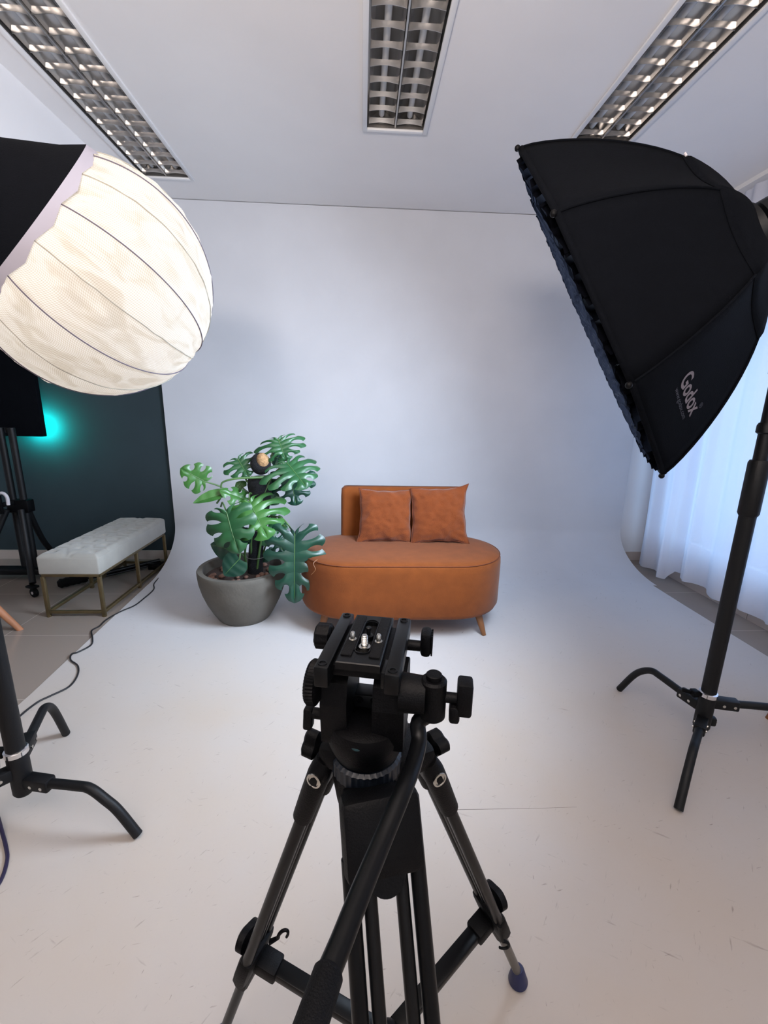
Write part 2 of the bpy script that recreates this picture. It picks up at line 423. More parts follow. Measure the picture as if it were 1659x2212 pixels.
# skirting tiles
struct(slab(MB(), (XL, YB-0.012, 0), (-1.66, YB, 0.085)).build('baseboard_back', M_skirt, smooth=False))
struct(slab(MB(), (2.3, YB-0.012, 0), (XR, YB, 0.085)).build('baseboard_back_right', M_skirt, smooth=False))
mb = MB(); y = YB-0.012
while y > YR:
    y2 = max(YR, y-0.62); slab(mb, (XR-0.012, y2+0.0025, 0), (XR, y-0.0025, 0.085)); y = y2
struct(mb.build('baseboard_right', M_skirt, smooth=False))
struct(slab(MB(), (XL, YR, 0), (XL+0.012, YB-0.012, 0.085)).build('baseboard_left', M_skirt, smooth=False))

# ------------------------------------------------------------------ backdrop
bd = thing('backdrop', 'white seamless studio backdrop sweeping from the ceiling onto the floor', 'backdrop', (0.4, 3.3, 0))
prof = []                     # (y, z)
YV = 3.925
for i in range(14): prof.append((YV, ZC-0.004-(ZC-0.35)*i/14))
for i in range(21):
    a = math.pi/2*i/20; prof.append((YV-0.62*(1-math.cos(a)), 0.35-(0.35-0.006)*math.sin(a)))
def bx0(y): return -1.70 + (0.06 if y < 3.4 else 0.0)*min(1, (3.4-y)/1.2)
mb = MB()
nx = 40
def sweep(u, v):
    k = v*(len(prof)-1); i = min(int(k), len(prof)-2); t = k-i
    y = prof[i][0]*(1-t)+prof[i+1][0]*t; z = prof[i][1]*(1-t)+prof[i+1][1]*t
    x = -1.70+u*4.20
    if z > 0.4: y += 0.004*noise.noise(V((x*1.3, z*1.3, 0)))
    return (x, y, z)
mb.ngrid(nx, len(prof)-1, sweep)
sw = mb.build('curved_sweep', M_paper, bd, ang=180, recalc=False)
mb = MB()
def xl(y): return -1.625-0.075*max(0, min(1, (y-1.9)/1.4))
def flo(u, v):
    y = YR+0.1+v*(3.312-YR-0.1); xa = xl(y); xb = 2.458+0.02*max(0, (y-2.9))
    return (xa+u*(xb-xa), y, 0.0065)
mb.ngrid(8, 30, flo)
for k in range(30):
    for u in (0, 1):
        a, b = V(flo(u, k/30)), V(flo(u, (k+1)/30)); d0 = V((0, 0, 0.006))
        mb.add([a, b, b-d0, a-d0], [(0, 1, 2, 3)])
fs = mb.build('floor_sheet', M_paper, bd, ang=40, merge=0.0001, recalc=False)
mb = MB().tube([(0.30, 1.268, 0.0066), (0.33, 1.266, 0.0066), (0.6, 1.262, 0.0066), (0.80, 1.262, 0.0066)], [0.0012, 0.0009, 0.0006, 0.0003], seg=6)
mb.build('sheet_seam', mat('seam_dirt', (120, 112, 106), 0.9), bd)
FZ = 0.0068

# ------------------------------------------------------------------ ceiling lights
def ceiling_light():
    x0, ye = fixt[0]; ys = ye-FL; xm = x0+LW/2
    t = thing('ceiling_light', 'recessed louvred ceiling light at top centre, unlit, above the orange settee', 'ceiling light', (xm, ye-FL/2, ZC), 'recessed ceiling lights')
    mb = MB(); z0 = ZC-0.012; fw = 0.022
    for a, b in (((x0-fw, ys-fw), (x0+0.004, ye+fw)), ((x0+LW-0.004, ys-fw), (x0+LW+fw, ye+fw)), ((x0+0.004, ys-fw), (x0+LW-0.004, ys+0.004)), ((x0+0.004, ye-0.004), (x0+LW-0.004, ye+fw))):
        mb.box(((a[0]+b[0])/2, (a[1]+b[1])/2, z0+0.006), (b[0]-a[0], b[1]-a[1], 0.012), 0.003)
    mb.build('frame', M_trimw, t)
    # housing: back pan and ends
    mb = MB(); zt = ZC+0.088
    slab(mb, (x0, ys, zt), (x0+LW, ye, zt+0.01))
    slab(mb, (x0, ys, ZC), (x0+0.003, ye, zt)); slab(mb, (x0+LW-0.003, ys, ZC), (x0+LW, ye, zt))
    slab(mb, (x0+0.003, ys, ZC), (x0+LW-0.003, ys+0.003, zt)); slab(mb, (x0+0.003, ye-0.003, ZC), (x0+LW-0.003, ye, zt))
    mb.build('housing', M_mirror, t, smooth=False)
    # curved side reflectors, one trough per tube
    for c in (-1, 1):
        mb = MB(); cx_ = xm+c*0.079; hw = 0.072
        pr = []
        for i in range(13):
            u = -1+2*i/12; pr.append((cx_+u*hw, ZC+0.012+0.068*(1-u*u)**0.6))
        mb.ngrid(12, 1, lambda u, v: (pr[round(u*12)][0], ys+0.006+v*(FL-0.012), pr[round(u*12)][1]))
        mb.build('reflector', M_mirror, t, ang=180)
        MB().cyl((cx_, ys+0.03, ZC+0.052), (cx_, ye-0.03, ZC+0.052), 0.0155, seg=20).build('fluorescent_tube', M_lamptube, t)
    mb = MB()
    mb.add([(xm-0.004, ys, ZC+0.002), (xm+0.004, ys, ZC+0.002), (xm+0.008, ys, ZC+0.045), (xm-0.008, ys, ZC+0.045),
            (xm-0.004, ye, ZC+0.002), (xm+0.004, ye, ZC+0.002), (xm+0.008, ye, ZC+0.045), (xm-0.008, ye, ZC+0.045)],
           [(0, 1, 2, 3), (7, 6, 5, 4), (0, 4, 5, 1), (1, 5, 6, 2), (2, 6, 7, 3), (3, 7, 4, 0)])
    mb.build('spine', M_mirror, t, smooth=False)
    # cross blades with concave lower edge and parabolic V section
    k = 0; yy = ye-0.03
    while yy > ys+0.02:
        mb = MB()
        for c in (-1, 1):
            a, b = xm+c*0.008, xm+c*0.150
            n = 10; top = []; bot = []; vs = []
            for i in range(n+1):
                u = i/n; x = a+(b-a)*u; zb = ZC+0.003+0.008*math.sin(math.pi*u); zt2 = ZC+0.030
                vs += [(x, yy-0.001, zb), (x, yy+0.001, zb), (x, yy+0.006, zt2), (x, yy-0.006, zt2)]
            fs_ = []
            for i in range(n):
                o = i*4
                for q in range(4): fs_.append((o+q, o+(q+1) % 4, o+4+(q+1) % 4, o+4+q))
            mb.add(vs, fs_)
        mb.build('louver_blade', M_mirror, t, ang=30)
        yy -= 0.105
    return t
cl = ceiling_light()
dup(cl, (fixt[1][0]-fixt[0][0], 0, 0), 'recessed louvred ceiling light at the upper right, above the black softbox')
dup(cl, (fixt[2][0]-fixt[0][0], fixt[2][1]-fixt[0][1], 0), 'recessed louvred ceiling light at the upper left, above the glowing lantern')

# ------------------------------------------------------------------ curtain on the right
ct = thing('curtain', 'sheer white floor-length curtain glowing blue over the window on the right', 'curtain', (2.64, 2.2, 0.0))
def cur(u, v):
    y = 0.3+u*3.53; z = 2.93*(1-v)
    zb = 0.035 if y > 3.42 else 0.035+0.085*min(1, (3.42-y)/0.06)
    if y <= 3.36: zb = 0.12-0.03*math.sin((3.36-y)*3)+0.01*math.sin(y*17)
    zb = max(0.02, zb)
    z = zb+(2.93-zb)*(1-v)
    gather = math.exp(-((y-3.45)/0.28)**2)
    ph = y*26+1.3*math.sin(y*3.1)+1.2*v*math.sin(y*2.2+1)
    amp = 0.014+0.012*v+0.02*gather*v
    x = 2.655-amp*math.sin(ph)-0.01*math.sin(y*61+v*3)*(0.3+gather)-0.03*v*gather
    x += 0.015*noise.noise(V((y*4, z*1.2, 3)))
    return (min(x, 2.735), y+0.05*v*math.sin(y*5)*gather, z)
MB().ngrid(420, 40, cur).build('sheer_panel', M_curtain, ct, ang=180, recalc=False)
mb = MB(); slab(mb, (2.60, 0.2, 2.94), (2.70, 3.9, 2.969)); mb.build('curtain_track', M_trimw, ct, smooth=False)

# ------------------------------------------------------------------ settee
SX, SY0 = 0.27, 2.42
st = thing('settee', 'burnt orange rounded settee with low backrest and wooden legs on the backdrop', 'sofa', (SX, 2.75, FZ))
def stadium(hw, hd, n=20):
    r = hd*0.98; pts = []
    for cx_, a0 in ((hw-r, -90), (-(hw-r), 90)):
        for i in range(n+1):
            a = math.radians(a0+180*i/n); pts.append((cx_+r*math.cos(a), hd/r*r*math.sin(a)))
    return pts
HW, HD = 0.665, 0.345
CYS = 2.42+HD
rings = []
for inset, z in ((0.06, 0.134), (0.03, 0.138), (0.01, 0.152), (0.0, 0.175), (0.0, 0.30), (0.0, 0.44), (0.003, 0.478), (0.012, 0.495), (0.026, 0.504), (0.06, 0.510), (0.15, 0.514), (0.28, 0.515)):
    rings.append([(SX+x*(HW-inset)/HW*1.0, CYS+y*(HD-inset)/HD, z+FZ) for x, y in stadium(HW, HD)])
MB().rings(rings).build('seat', M_orange, st, ang=60)
pts = [V((SX+x*(HW-0.008)/HW, CYS+y*(HD-0.008)/HD, 0.4945+FZ)) for x, y in stadium(HW, HD)]
ring = []
mb = MB(); n = len(pts); R = []
for i, p in enumerate(pts):
    d = (pts[(i+1) % n]-pts[i-1]).normalized(); s_ = d.cross(V((0, 0, 1)))
    R.append([p+(s_*math.cos(k*math.pi/3)+V((0, 0, 1))*math.sin(k*math.pi/3))*0.0028 for k in range(6)])
mb.rings(R, False, True).build('piping', M_piping, st)
# backrest: slab slightly curved, leaning back
def backrest():
    nu, nz = 24, 10; x0, x1 = -0.145, 0.745; z0, z1 = 0.50, 0.862; rings = []
    for j in range(nz+1):
        v = j/nz; z = z0+(z1-z0)*v; lean = 0.03*v
        th = 0.125*(1-0.25*v); ins = 0.0
        if j == nz: ins = 0.022; z = z1
        if j == nz-1: z = z1-0.02; ins = 0.003
        ring = []
        r = 0.032
        a, b = x0+ins, x1-ins; f, k = 3.02+lean+ins, 3.02+lean+th-ins
        for cx_, cy_, a0 in ((b-r, f+r, -90), (b-r, k-r, 0), (a+r, k-r, 90), (a+r, f+r, 180)):
            for i in range(7):
                t = math.radians(a0+90*i/6); ring.append((cx_+r*math.cos(t), cy_+r*math.sin(t), z+FZ))
        rings.append(ring)
    return MB().rings(rings)
backrest().build('backrest', M_orange, st, ang=50)
for sx, sy in ((-1, -1), (1, -1), (-1, 1), (1, 1)):
    top = V((SX+sx*0.485, CYS+sy*0.20, 0.165)); bot = V((SX+sx*0.527, CYS+sy*0.262, FZ))
    mb = MB(); mb.tube([bot, bot.lerp(top, 0.04), bot.lerp(top, 0.5), top], [0.0125, 0.0145, 0.021, 0.027], seg=20, sm=4)
    mb.build('leg', M_oak, st)

# cushions
def cushion(label, c, ux, uy, size, thick, seed, ears=(0, 0, 0, 0)):
    ux = V(ux).normalized(); uy = V(uy).normalized(); nn = ux.cross(uy).normalized(); c = V(c)
    base = c-uy*size/2
    t = thing('cushion', label, 'cushion', tuple(base), 'settee cushions')
    n = 44
    def edge(u, v):
        # corner ears and slightly concave sides
        a, b = 2*u-1, 2*v-1
        fx = 1-0.085*(1-b*b); fy = 1-0.085*(1-a*a)
        e_ = (ears[0]*(a < 0)+ears[1]*(a > 0)) if b > 0 else (ears[2]*(a < 0)+ears[3]*(a > 0)); e_ *= (abs(a)*abs(b))**5; fx += e_; fy += e_
        w = 0.006*math.sin(9*b+seed)*abs(a)**6; w2 = 0.005*math.sin(11*a+seed*2)*abs(b)**6
        return a*fx+w*2, b*fy+w2*2
    def f(side):
        def g(u, v):
            a, b = 2*u-1, 2*v-1
            x, y = edge(u, v)
            h = thick/2*(max(0, 1-abs(a)**2.4)*max(0, 1-abs(b)**2.4))**0.5
            m = min(1, h/(thick*0.2))
            h += m*0.011*noise.noise(V((a*2.2+seed, b*2.2, side)))+m*0.006*noise.noise(V((a*4+b*2+seed, b*5-a, side*2+5)))-m*0.007*abs(noise.noise(V((a*3.1-b*1.5+seed*3, b*4.2, 9))))**0.5*1.2
            cr = max(abs(a), abs(b))
            h += m*0.012*math.sin(math.atan2(b, a)*9+seed)*max(0, cr-0.55)
            return c+ux*x*size/2+uy*y*size/2+nn*side*max(h, 0)
        return g
    mb = MB(); mb.ngrid(n, n, f(1)); mb.ngrid(n, n, f(-1))
    mb.build('cover', M_orange2, t, ang=80, merge=0.0004)
    P = []
    for k in range(n): P.append(edge(k/n, 0))
    for k in range(n): P.append(edge(1, k/n))
    for k in range(n): P.append(edge(1-k/n, 1))
    for k in range(n): P.append(edge(0, 1-k/n))
    P = [c+ux*x*size/2+uy*y*size/2 for x, y in P]; m_ = len(P); R = []
    for i, p in enumerate(P):
        d = (P[(i+1) % m_]-P[i-1]).normalized(); s_ = d.cross(nn)
        R.append([p+(s_*math.cos(k*math.pi/3)+nn*math.sin(k*math.pi/3))*0.0035 for k in range(6)])
    MB().rings(R, False, True).build('piping', M_piping, t)
    return t
zs = 0.521
cushion('orange cushion leaning on the left half of the backrest, beside the monstera', (0.168, 2.918, zs+0.172), (1, 0.02, -0.02), (0.015, 0.30, 1), 0.375, 0.13, 1.0, (0.0, 0.05, 0.05, 0.0))
cushion('orange cushion with raised top corner leaning on the right end of the backrest', (0.535, 2.893, zs+0.187), (1, -0.04, 0.035), (-0.02, 0.30, 1), 0.390, 0.12, 4.0, (-0.03, 0.09, 0.02, 0.06))

# ------------------------------------------------------------------ potted monstera
PX, PY = -0.795, 2.80
pt = thing('potted_monstera', 'tall monstera plant with split leaves in a grey concrete pot', 'potted plant', (PX, PY, FZ))
prof = [(0, 0.165), (0.012, 0.176), (0.06, 0.205), (0.13, 0.240), (0.20, 0.266), (0.27, 0.283), (0.33, 0.289), (0.352, 0.289), (0.360, 0.284), (0.361, 0.255), (0.352, 0.250), (0.30, 0.245), (0.24, 0.235)]
mb = MB(); mb.lathe(prof, (PX, PY, FZ), seg=72, mod=lambda a, t: 1+0.004*math.sin(3*a+t*9)); mb.build('pot', M_concrete, pt, ang=50)
MB().lathe([(0.235, 0.0001), (0.30, 0.245), (0.301, 0.12), (0.302, 0.0001)], (PX, PY, FZ), seg=48, mod=lambda a, t: 1).build('soil', M_soil, pt, ang=60)
# totem
mb = MB()
tp = [at(552, 1240, y=2.84), at(553, 1190, y=2.84), at(560, 1120, y=2.84), at(562, 1060, y=2.84), at(559, 1030, y=2.84)]
tp[0].z = 0.31
mb.tube(tp, [0.052, 0.048, 0.048, 0.052, 0.060, 0.072, 0.080, 0.066], seg=28, sm=6)
mb.build('moss_pole', M_moss, pt)
mb = MB(); cc = at(563, 1002, y=2.84); mb.sph(cc, (0.066, 0.055, 0.072), 24, 16); mb.build('pole_top_wrap', M_moss, pt)
mb = MB(); mb.sph(cc+V((0.018, -0.022, 0.024)), (0.042, 0.040, 0.050), 20, 12); mb.build('coir_core', M_coir, pt, label='tan coir core showing at the pole top')
for z in (0.43, 0.62, 0.985):
    k = min(range(len(tp)), key=lambda i: abs(tp[i].z-z)); c0 = tp[k]
    R = [[V((c0.x+math.cos(a)*(0.066+0.0016*math.cos(q*1.57)), c0.y+math.sin(a)*(0.066+0.0016*math.cos(q*1.57)), z+0.006*math.sin(a)+0.0016*math.sin(q*1.57))) for q in range(4)] for a in [i*2*math.pi/24 for i in range(24)]]
    MB().rings(R, False, True).build('plant_tie', M_tie, pt)

def leaf_mesh(L, Wd, lobes, droop, fold, cut, seed, fat=1.0):
    """monstera blade: local x across, y along the midrib from base to tip, z up; slits run from margin inwards"""
    rnd = random.Random(seed); mb = MB()
    OUT = spline([V((a*Wd, b*L, 0)) for a, b in ((0.015, -0.01), (0.16, -0.15), (0.36, -0.13), (0.49, 0.04), (0.51, 0.24), (0.47, 0.43), (0.39, 0.61), (0.27, 0.78), (0.12, 0.92), (0.0, 1.0))], 8)
    ln = [0]
    for a, b in zip(OUT, OUT[1:]): ln.append(ln[-1]+(b-a).length)
    def margin(t):
        t = max(0, min(1, t))*ln[-1]
        for k in range(len(OUT)-1):
            if ln[k+1] >= t: return OUT[k].lerp(OUT[k+1], (t-ln[k])/(ln[k+1]-ln[k]+1e-9))
        return OUT[-1]
    def P(x, y):
        z = fold*abs(x)-droop*(abs(x)/(Wd/2+1e-6))**2*Wd*0.5-droop*max(0, y/L)**2*L*0.5
        z += 0.004*noise.noise(V((x*12+seed, y*12, 0)))
        return V((x, y, z))
    for sgn in (-1, 1):
        sl = [(rnd.uniform(0.26, 0.40), rnd.uniform(0.75, 1.15)) for _ in range(lobes+1)]   # slit start, slit width
        for k in range(lobes):
            NR_, NF = 14, 6; rows = []
            rext = rnd.uniform(0.96, 1.05)
            for i in range(NR_+1):
                r = i/NR_
                def gap(idx):
                    if idx <= 0 or idx >= lobes: return 0.0
                    r0, w = sl[idx]
                    if r <= r0: return 0.0
                    q = (r-r0)/(1-r0)
                    return cut*w*0.38*(math.sin(math.pi*min(1, q*0.80)**0.55))*(0.75+0.25*q)
                lo = k+gap(k)*(1.0 if k else 0); hi = k+1-gap(k+1)
                row = []
                for j in range(NF+1):
                    f = j/NF; c = lo+(hi-lo)*f; t = c/lobes
                    tip = 1-0.15*(abs(2*f-1)**1.7)*(lobes > 1)*(r**3)
                    rr_ = r*tip*(1+(rext-1)*math.sin(math.pi*f))
                    m0 = V((0, L*0.86*max(0, t-0.04)**1.25, 0)); M1 = margin(t)
                    ctrl = m0.lerp(M1, 0.5)+V((0, -0.07*L*(1-t), 0))*1.0+V((M1.x*0.10, 0, 0))
                    p = m0*(1-rr_)**2+ctrl*2*rr_*(1-rr_)+M1*rr_*rr_
                    # hollow between veins gives a quilted surface
                    q_ = P(p.x*sgn, p.y); q_.z += 0.010*Wd/0.3*math.sin(math.pi*f)*math.sin(math.pi*min(1, r*0.9))-0.02*Wd*(r**3)
                    row.append(q_)
                rows.append(row)
            base = len(mb.v)
            for row in rows: mb.v += row
            for i in range(NR_):
                for j in range(NF):
                    a = base+i*(NF+1)+j
                    mb.f.append((a, a+1, a+NF+2, a+NF+1) if sgn > 0 else (a, a+NF+1, a+NF+2, a+1))
    return mb, P
def plain_leaf(L, Wd, droop, fold, seed):
    mb = MB()
    def hw(t): return Wd/2*(math.sin(math.pi*(t*0.9+0.1)**0.75))**0.8 if t < 1 else 0.0
    def P(x, y):
        return V((x, y, fold*abs(x)-droop*(abs(x)/(Wd/2+1e-6))**2*Wd*0.5-droop*max(0, y/L)**2*L*0.55+0.0012*math.sin(y/L*20+abs(x)*26)))
    for sgn in (-1, 1):
        mb.ngrid(8, 20, lambda u, v, s_=sgn: P(s_*u*hw(v), v*L-0.10*L*(u**2)*(1-v)**3))
    return mb, P
def place(mb, o, y, nrm):
    y = y.normalized(); z = (nrm-y*nrm.dot(y)).normalized(); x = y.cross(z)
    for i, p in enumerate(mb.v): mb.v[i] = o+x*p.x+y*p.y+z*p.z
    return x, y, z
def zp(a, b, y): return at(360+a/4.608, 920+b/4.608, y=y)
LEAVES = [
 # base (z-zoom px, y), tip, width m, normal, material, lobes, droop, fold, root, kind
 ((1110, 130, 2.86), (1185, 330, 2.78), 0.34, (0, -0.75, 0.75), M_leafM, 6, 0.42, 0.10, (1040, 370, 2.86), 'm', 0.95),
 ((708, 328, 2.86), (815, 505, 2.80), 0.25, (0.1, -0.9, 0.5), M_leafM, 5, 0.22, 0.05, (800, 560, 2.86), 'm', 0.85),
 ((1195, 368, 2.76), (1400, 590, 2.62), 0.40, (0.25, -0.75, 0.8), M_leafM, 6, 0.30, 0.05, (960, 700, 2.82), 'm', 0.75),
 ((1225, 470, 2.90), (1290, 800, 2.84), 0.33, (0.1, -0.95, 0.3), M_leafD, 6, 0.20, 0.05, (980, 720, 2.86), 'm', 0.95),
 ((378, 552, 2.76), (128, 420, 2.72), 0.20, (0.05, -0.95, 0.25), M_leafL, 4, 0.10, 0.05, (640, 690, 2.80), 'm', 0.75),
 ((555, 680, 2.74), (258, 762, 2.68), 0.085, (0.1, -0.7, 0.7), M_leafL, 4, 0.10, 0.5, (500, 770, 2.80), 'p', 0.5),
 ((792, 742, 2.78), (535, 628, 2.70), 0.15, (0.1, -0.75, 0.7), M_leafL, 4, 0.25, 0.10, (850, 720, 2.84), 'm', 0.7),
 ((822, 758, 2.68), (1000, 1090, 2.52), 0.44, (0.05, -0.75, 0.75), M_leafL, 6, 0.45, 0.04, (860, 690, 2.80), 'm', 0.75),
 ((597, 858, 2.55), (705, 1290, 2.48), 0.32, (-0.12, -0.95, 0.35), M_leafM, 5, 0.24, 0.05, (540, 800, 2.76), 'm', 0.62),
 ((1275, 1075, 2.60), (1265, 1800, 2.50), 0.375, (0.05, -0.97, 0.25), M_leafD, 7, 0.16, 0.08, (1040, 900, 2.78), 'm', 0.85),
 ((728, 1322, 2.64), (565, 1490, 2.60), 0.17, (0, -0.9, 0.4), M_leafD, 4, 0.15, 0.08, (690, 1255, 2.72), 'p', 0.5),
 ((700, 1255, 2.80), (430, 1175, 2.80), 0.16, (0, -0.9, 0.35), M_leafD, 4, 0.15, 0.08, (780, 1380, 2.80), 'p', 0.5),
 ((1010, 960, 2.90), (1215, 1010, 2.86), 0.15, (0, -0.9, 0.45), M_leafM, 4, 0.15, 0.05, (930, 1100, 2.86), 'm', 0.8),
 ((1030, 700, 2.92), (1120, 780, 2.92), 0.10, (0, -0.9, 0.45), M_leafM, 4, 0.15, 0.05, (960, 800, 2.88), 'p', 0.8),
 ((720, 940, 2.84), (560, 1080, 2.82), 0.20, (0, -0.9, 0.45), M_leafD, 4, 0.2, 0.05, (840, 1000, 2.84), 'm', 0.8),
 ((960, 1040, 2.84), (1010, 1200, 2.80), 0.16, (0.1, -0.9, 0.35), M_leafM, 4, 0.2, 0.05, (900, 900, 2.84), 'p', 0.8),
 ((1080, 1120, 2.78), (1170, 1260, 2.74), 0.14, (0.1, -0.9, 0.35), M_leafD, 4, 0.2, 0.05, (960, 1280, 2.84), 'm', 0.8),
 ((760, 620, 2.88), (690, 560, 2.88), 0.09, (0, -0.9, 0.45), M_leafL, 4, 0.2, 0.05, (850, 760, 2.86), 'p', 0.8),
 ((1140, 330, 2.92), (1030, 290, 2.92), 0.12, (0, -0.9, 0.45), M_leafD, 4, 0.2, 0.05, (1090, 420, 2.88), 'p', 0.8),
 ((700, 1080, 2.70), (830, 1160, 2.66), 0.14, (0, -0.9, 0.45), M_leafD, 4, 0.2, 0.05, (800, 980, 2.80), 'p', 0.8),
 ((985, 1260, 2.86), (1060, 1330, 2.86), 0.13, (0, -0.9, 0.45), M_leafD, 4, 0.2, 0.05, (940, 1380, 2.84), 'p', 0.8),
]
for i, (b0, t0, wd_, nr, m_, lb, dr, fo, rt, kind, cut) in enumerate(LEAVES):
    B = zp(*b0); T = zp(*t0); L = (T-B).length
    if kind == 'm': mb, P = leaf_mesh(L, wd_, lb, dr, fo, cut, i)
    else: mb, P = plain_leaf(L, wd_, dr, fo, i)
    rib = [P(0, L*k/10)+V((0, 0, 0.0015)) for k in range(10)]
    x, y, z = place(mb, B, T-B, V(nr))
    lf = mb.build('leaf', m_, pt, ang=180, recalc=False)
    rb = MB().tube([B+x*p.x+y*p.y+z*p.z for p in rib], [0.0026, 0.0012], seg=6, sm=1); rb.build('midrib', M_stem, lf)
    Rr = zp(*rt); mid = (B+Rr)/2+V((0, 0, 0.02))-y*0.02
    MB().tube([Rr, mid, B], [0.0062, 0.0045], seg=8, sm=8).build('petiole', M_stem, pt)
# main stems and aerial roots
for a in ([(860, 1420, 2.84), (840, 1150, 2.78), (900, 900, 2.76), (960, 700, 2.78), (1040, 520, 2.80)],
          [(800, 1420, 2.82), (780, 1250, 2.76), (830, 1000, 2.76), (860, 720, 2.78), (800, 540, 2.82)],
          [(900, 1420, 2.80), (950, 1100, 2.78), (1030, 900, 2.78), (1180, 1000, 2.66)],
          [(1020, 510, 2.78), (860, 515, 2.74), (690, 525, 2.72), (560, 560, 2.72), (540, 620, 2.73)]):
    MB().tube([zp(*p) for p in a], [0.008, 0.005], seg=8, sm=8).build('stem', M_stem, pt)
# dead leaf tendril resting over the settee edge
MB().tube([zp(1500, 1330, 2.5), zp(1460, 1370, 2.48), zp(1480, 1430, 2.46), zp(1440, 1480, 2.46)], 0.0022, seg=6).build('dry_tendril', M_oak, pt)
# pebbles on the soil
for i in range(46):
    for _ in range(40):
        a = random.uniform(0, 2*math.pi); r = math.sqrt(random.random())*0.205
        p = V((PX+math.cos(a)*r, PY+math.sin(a)*r, FZ+0.302+0.011))
        if (V((p.x, p.y))-V((tp[0].x, tp[0].y))).length > 0.085: break
    rr = random.uniform(0.014, 0.021)
    mb = MB(); mb.sph((0, 0, 0), (rr, rr*random.uniform(0.75, 1), rr*0.72), 12, 8, Matrix.Rotation(random.uniform(0, 3), 3, 'Z'))
    off = random.random()*50
    mb.v = [v*(1+0.18*noise.noise(v*60+V((off, 0, 0)))) for v in mb.v]
    me_o = mb.build('pebble', M_pebble, ang=180); me_o.location = p
    tag(me_o, 'reddish brown clay pebble covering the soil of the monstera pot', 'pebble', 'clay pebbles in the monstera pot')

# ------------------------------------------------------------------ tufted bench
bn = thing('bench', 'grey velvet tufted bench with brass frame by the dark green wall', 'bench', (-1.925, 3.27, 0))
bx0_, bx1_, by0, by1 = -2.115, -1.728, 2.79, 3.79
mb = MB()
btn = [(0.18+0.213*i*1.0, 0.1+0.098*j) for i in range(1) for j in range(1)]
B_ = []
for j in range(3):
    for i in range(7 if j % 2 == 0 else 6):
        B_.append(((j+0.5)/3, (i+(0.5 if j % 2 == 0 else 1.0))/7))
def top(u, v):
    x = bx0_+u*(bx1_-bx0_); y = by0+v*(by1-by0); d = 9
    z = 0.445
    ds = sorted((math.hypot((u-b[0])*(bx1_-bx0_), (v-b[1])*(by1-by0)) for b in B_))
    z -= 0.018*math.exp(-(ds[0]/0.022)**2)+0.007*math.exp(-((ds[1]-ds[0])/0.02)**2)*(ds[0] > 0.015)
    e = min(u, 1-u)*(bx1_-bx0_); e2 = min(v, 1-v)*(by1-by0); m = min(e, e2)
    if m < 0.03: z -= 0.022*(1-m/0.03)**2
    z += 0.008*math.sin(math.pi*u)*math.sin(math.pi*v)**0.3
    return (x, y, z)
mb.ngrid(60, 130, top)
mb.build('tufted_top', M_velvet, bn, ang=180, recalc=False)
mb = MB(); mb.box(((bx0_+bx1_)/2, (by0+by1)/2, 0.366), (bx1_-bx0_+0.004, by1-by0+0.004, 0.118), 0.010, seg=3); mb.build('cushion_base', M_velvet, bn)
fr = MB(); q = 0.020; zt = 0.30
xa, xb, ya, yb = bx0_+0.012, bx1_-0.012, by0+0.012, by1-0.02
for x in (xa, xb): fr.box((x, (ya+yb)/2, zt), (q, yb-ya, q), 0.002)
for y in (ya, yb): fr.box(((xa+xb)/2, y, zt), (xb-xa, q, q), 0.002)
fr.build('top_rail', M_brass, bn)
fr = MB()
for x in (xa, xb): fr.box((x, (ya+yb)/2, 0.035), (q, yb-ya, q), 0.002)
for y in (ya, yb): fr.box(((xa+xb)/2, y, 0.035), (xb-xa, q, q), 0.002)
fr.build('bottom_rail', M_brass, bn)
for x in (xa, xb):
    for y in (ya, (ya+yb)/2, yb):
        l = MB().box((x, y, 0.145), (q*1.1, q*1.1, 0.29), 0.002).build('leg', M_brass, bn)
        if y != (ya+yb)/2: MB().cyl((x, y, 0), (x, y, 0.012), 0.013).build('foot', M_brass, l)

# ------------------------------------------------------------------ things under and beside the bench
def straight(name, label, cat, p0, p1, r, m, group=None):
    p0, p1 = V(p0), V(p1)
    t = thing(name, label, cat, tuple((p0+p1)/2-V((0, 0, r))))
    return t, p0, p1
p0 = at(124, 1262, z=0.04); p1 = at(188, 1247, z=0.045)
t = thing('folded_light_stand', 'black folded light stand lying on the tiles under the bench', 'light stand', (p0.x, p0.y, 0))
d = (p1-p0).normalized()
mb = MB(); Lg = (p1-p0).length
mb.lathe([(0, 0.02)]+[(0.02+i*(Lg-0.02)/9, 0.038-0.005*(i % 2)) for i in range(10)]+[(Lg, 0.026)], p0, d, 20); mb.build('foam_grip', M_rubber, t)
MB().cyl(p1, p1+d*0.55, 0.016).build('tube', M_blackg, t)
for s in (-1, 1): MB().cyl(p1+d*0.05+V((0.02*s, 0, -0.02)), p1+d*0.6+V((0.045*s, 0.02*s, -0.022)), 0.009).build('leg', M_blackg, t)

pa = at(335, 1222, z=0.03)
t = thing('power_adapter', 'small black power adapter with coiled lead behind the bench', 'power adapter', (pa.x, pa.y, 0))
MB().box((pa.x, pa.y, 0.026), (0.10, 0.06, 0.052), 0.006).build('housing', M_black, t)
MB().tube([(pa.x-0.04, pa.y, 0.03), (pa.x-0.10, pa.y-0.05, 0.01), (pa.x-0.16, pa.y+0.04, 0.008), (pa.x-0.07, pa.y+0.10, 0.008), (pa.x+0.03, pa.y+0.06, 0.012), (pa.x-0.02, pa.y-0.03, 0.06), (pa.x-0.1, pa.y, 0.05)], 0.004, seg=8).build('lead', M_cable, t)

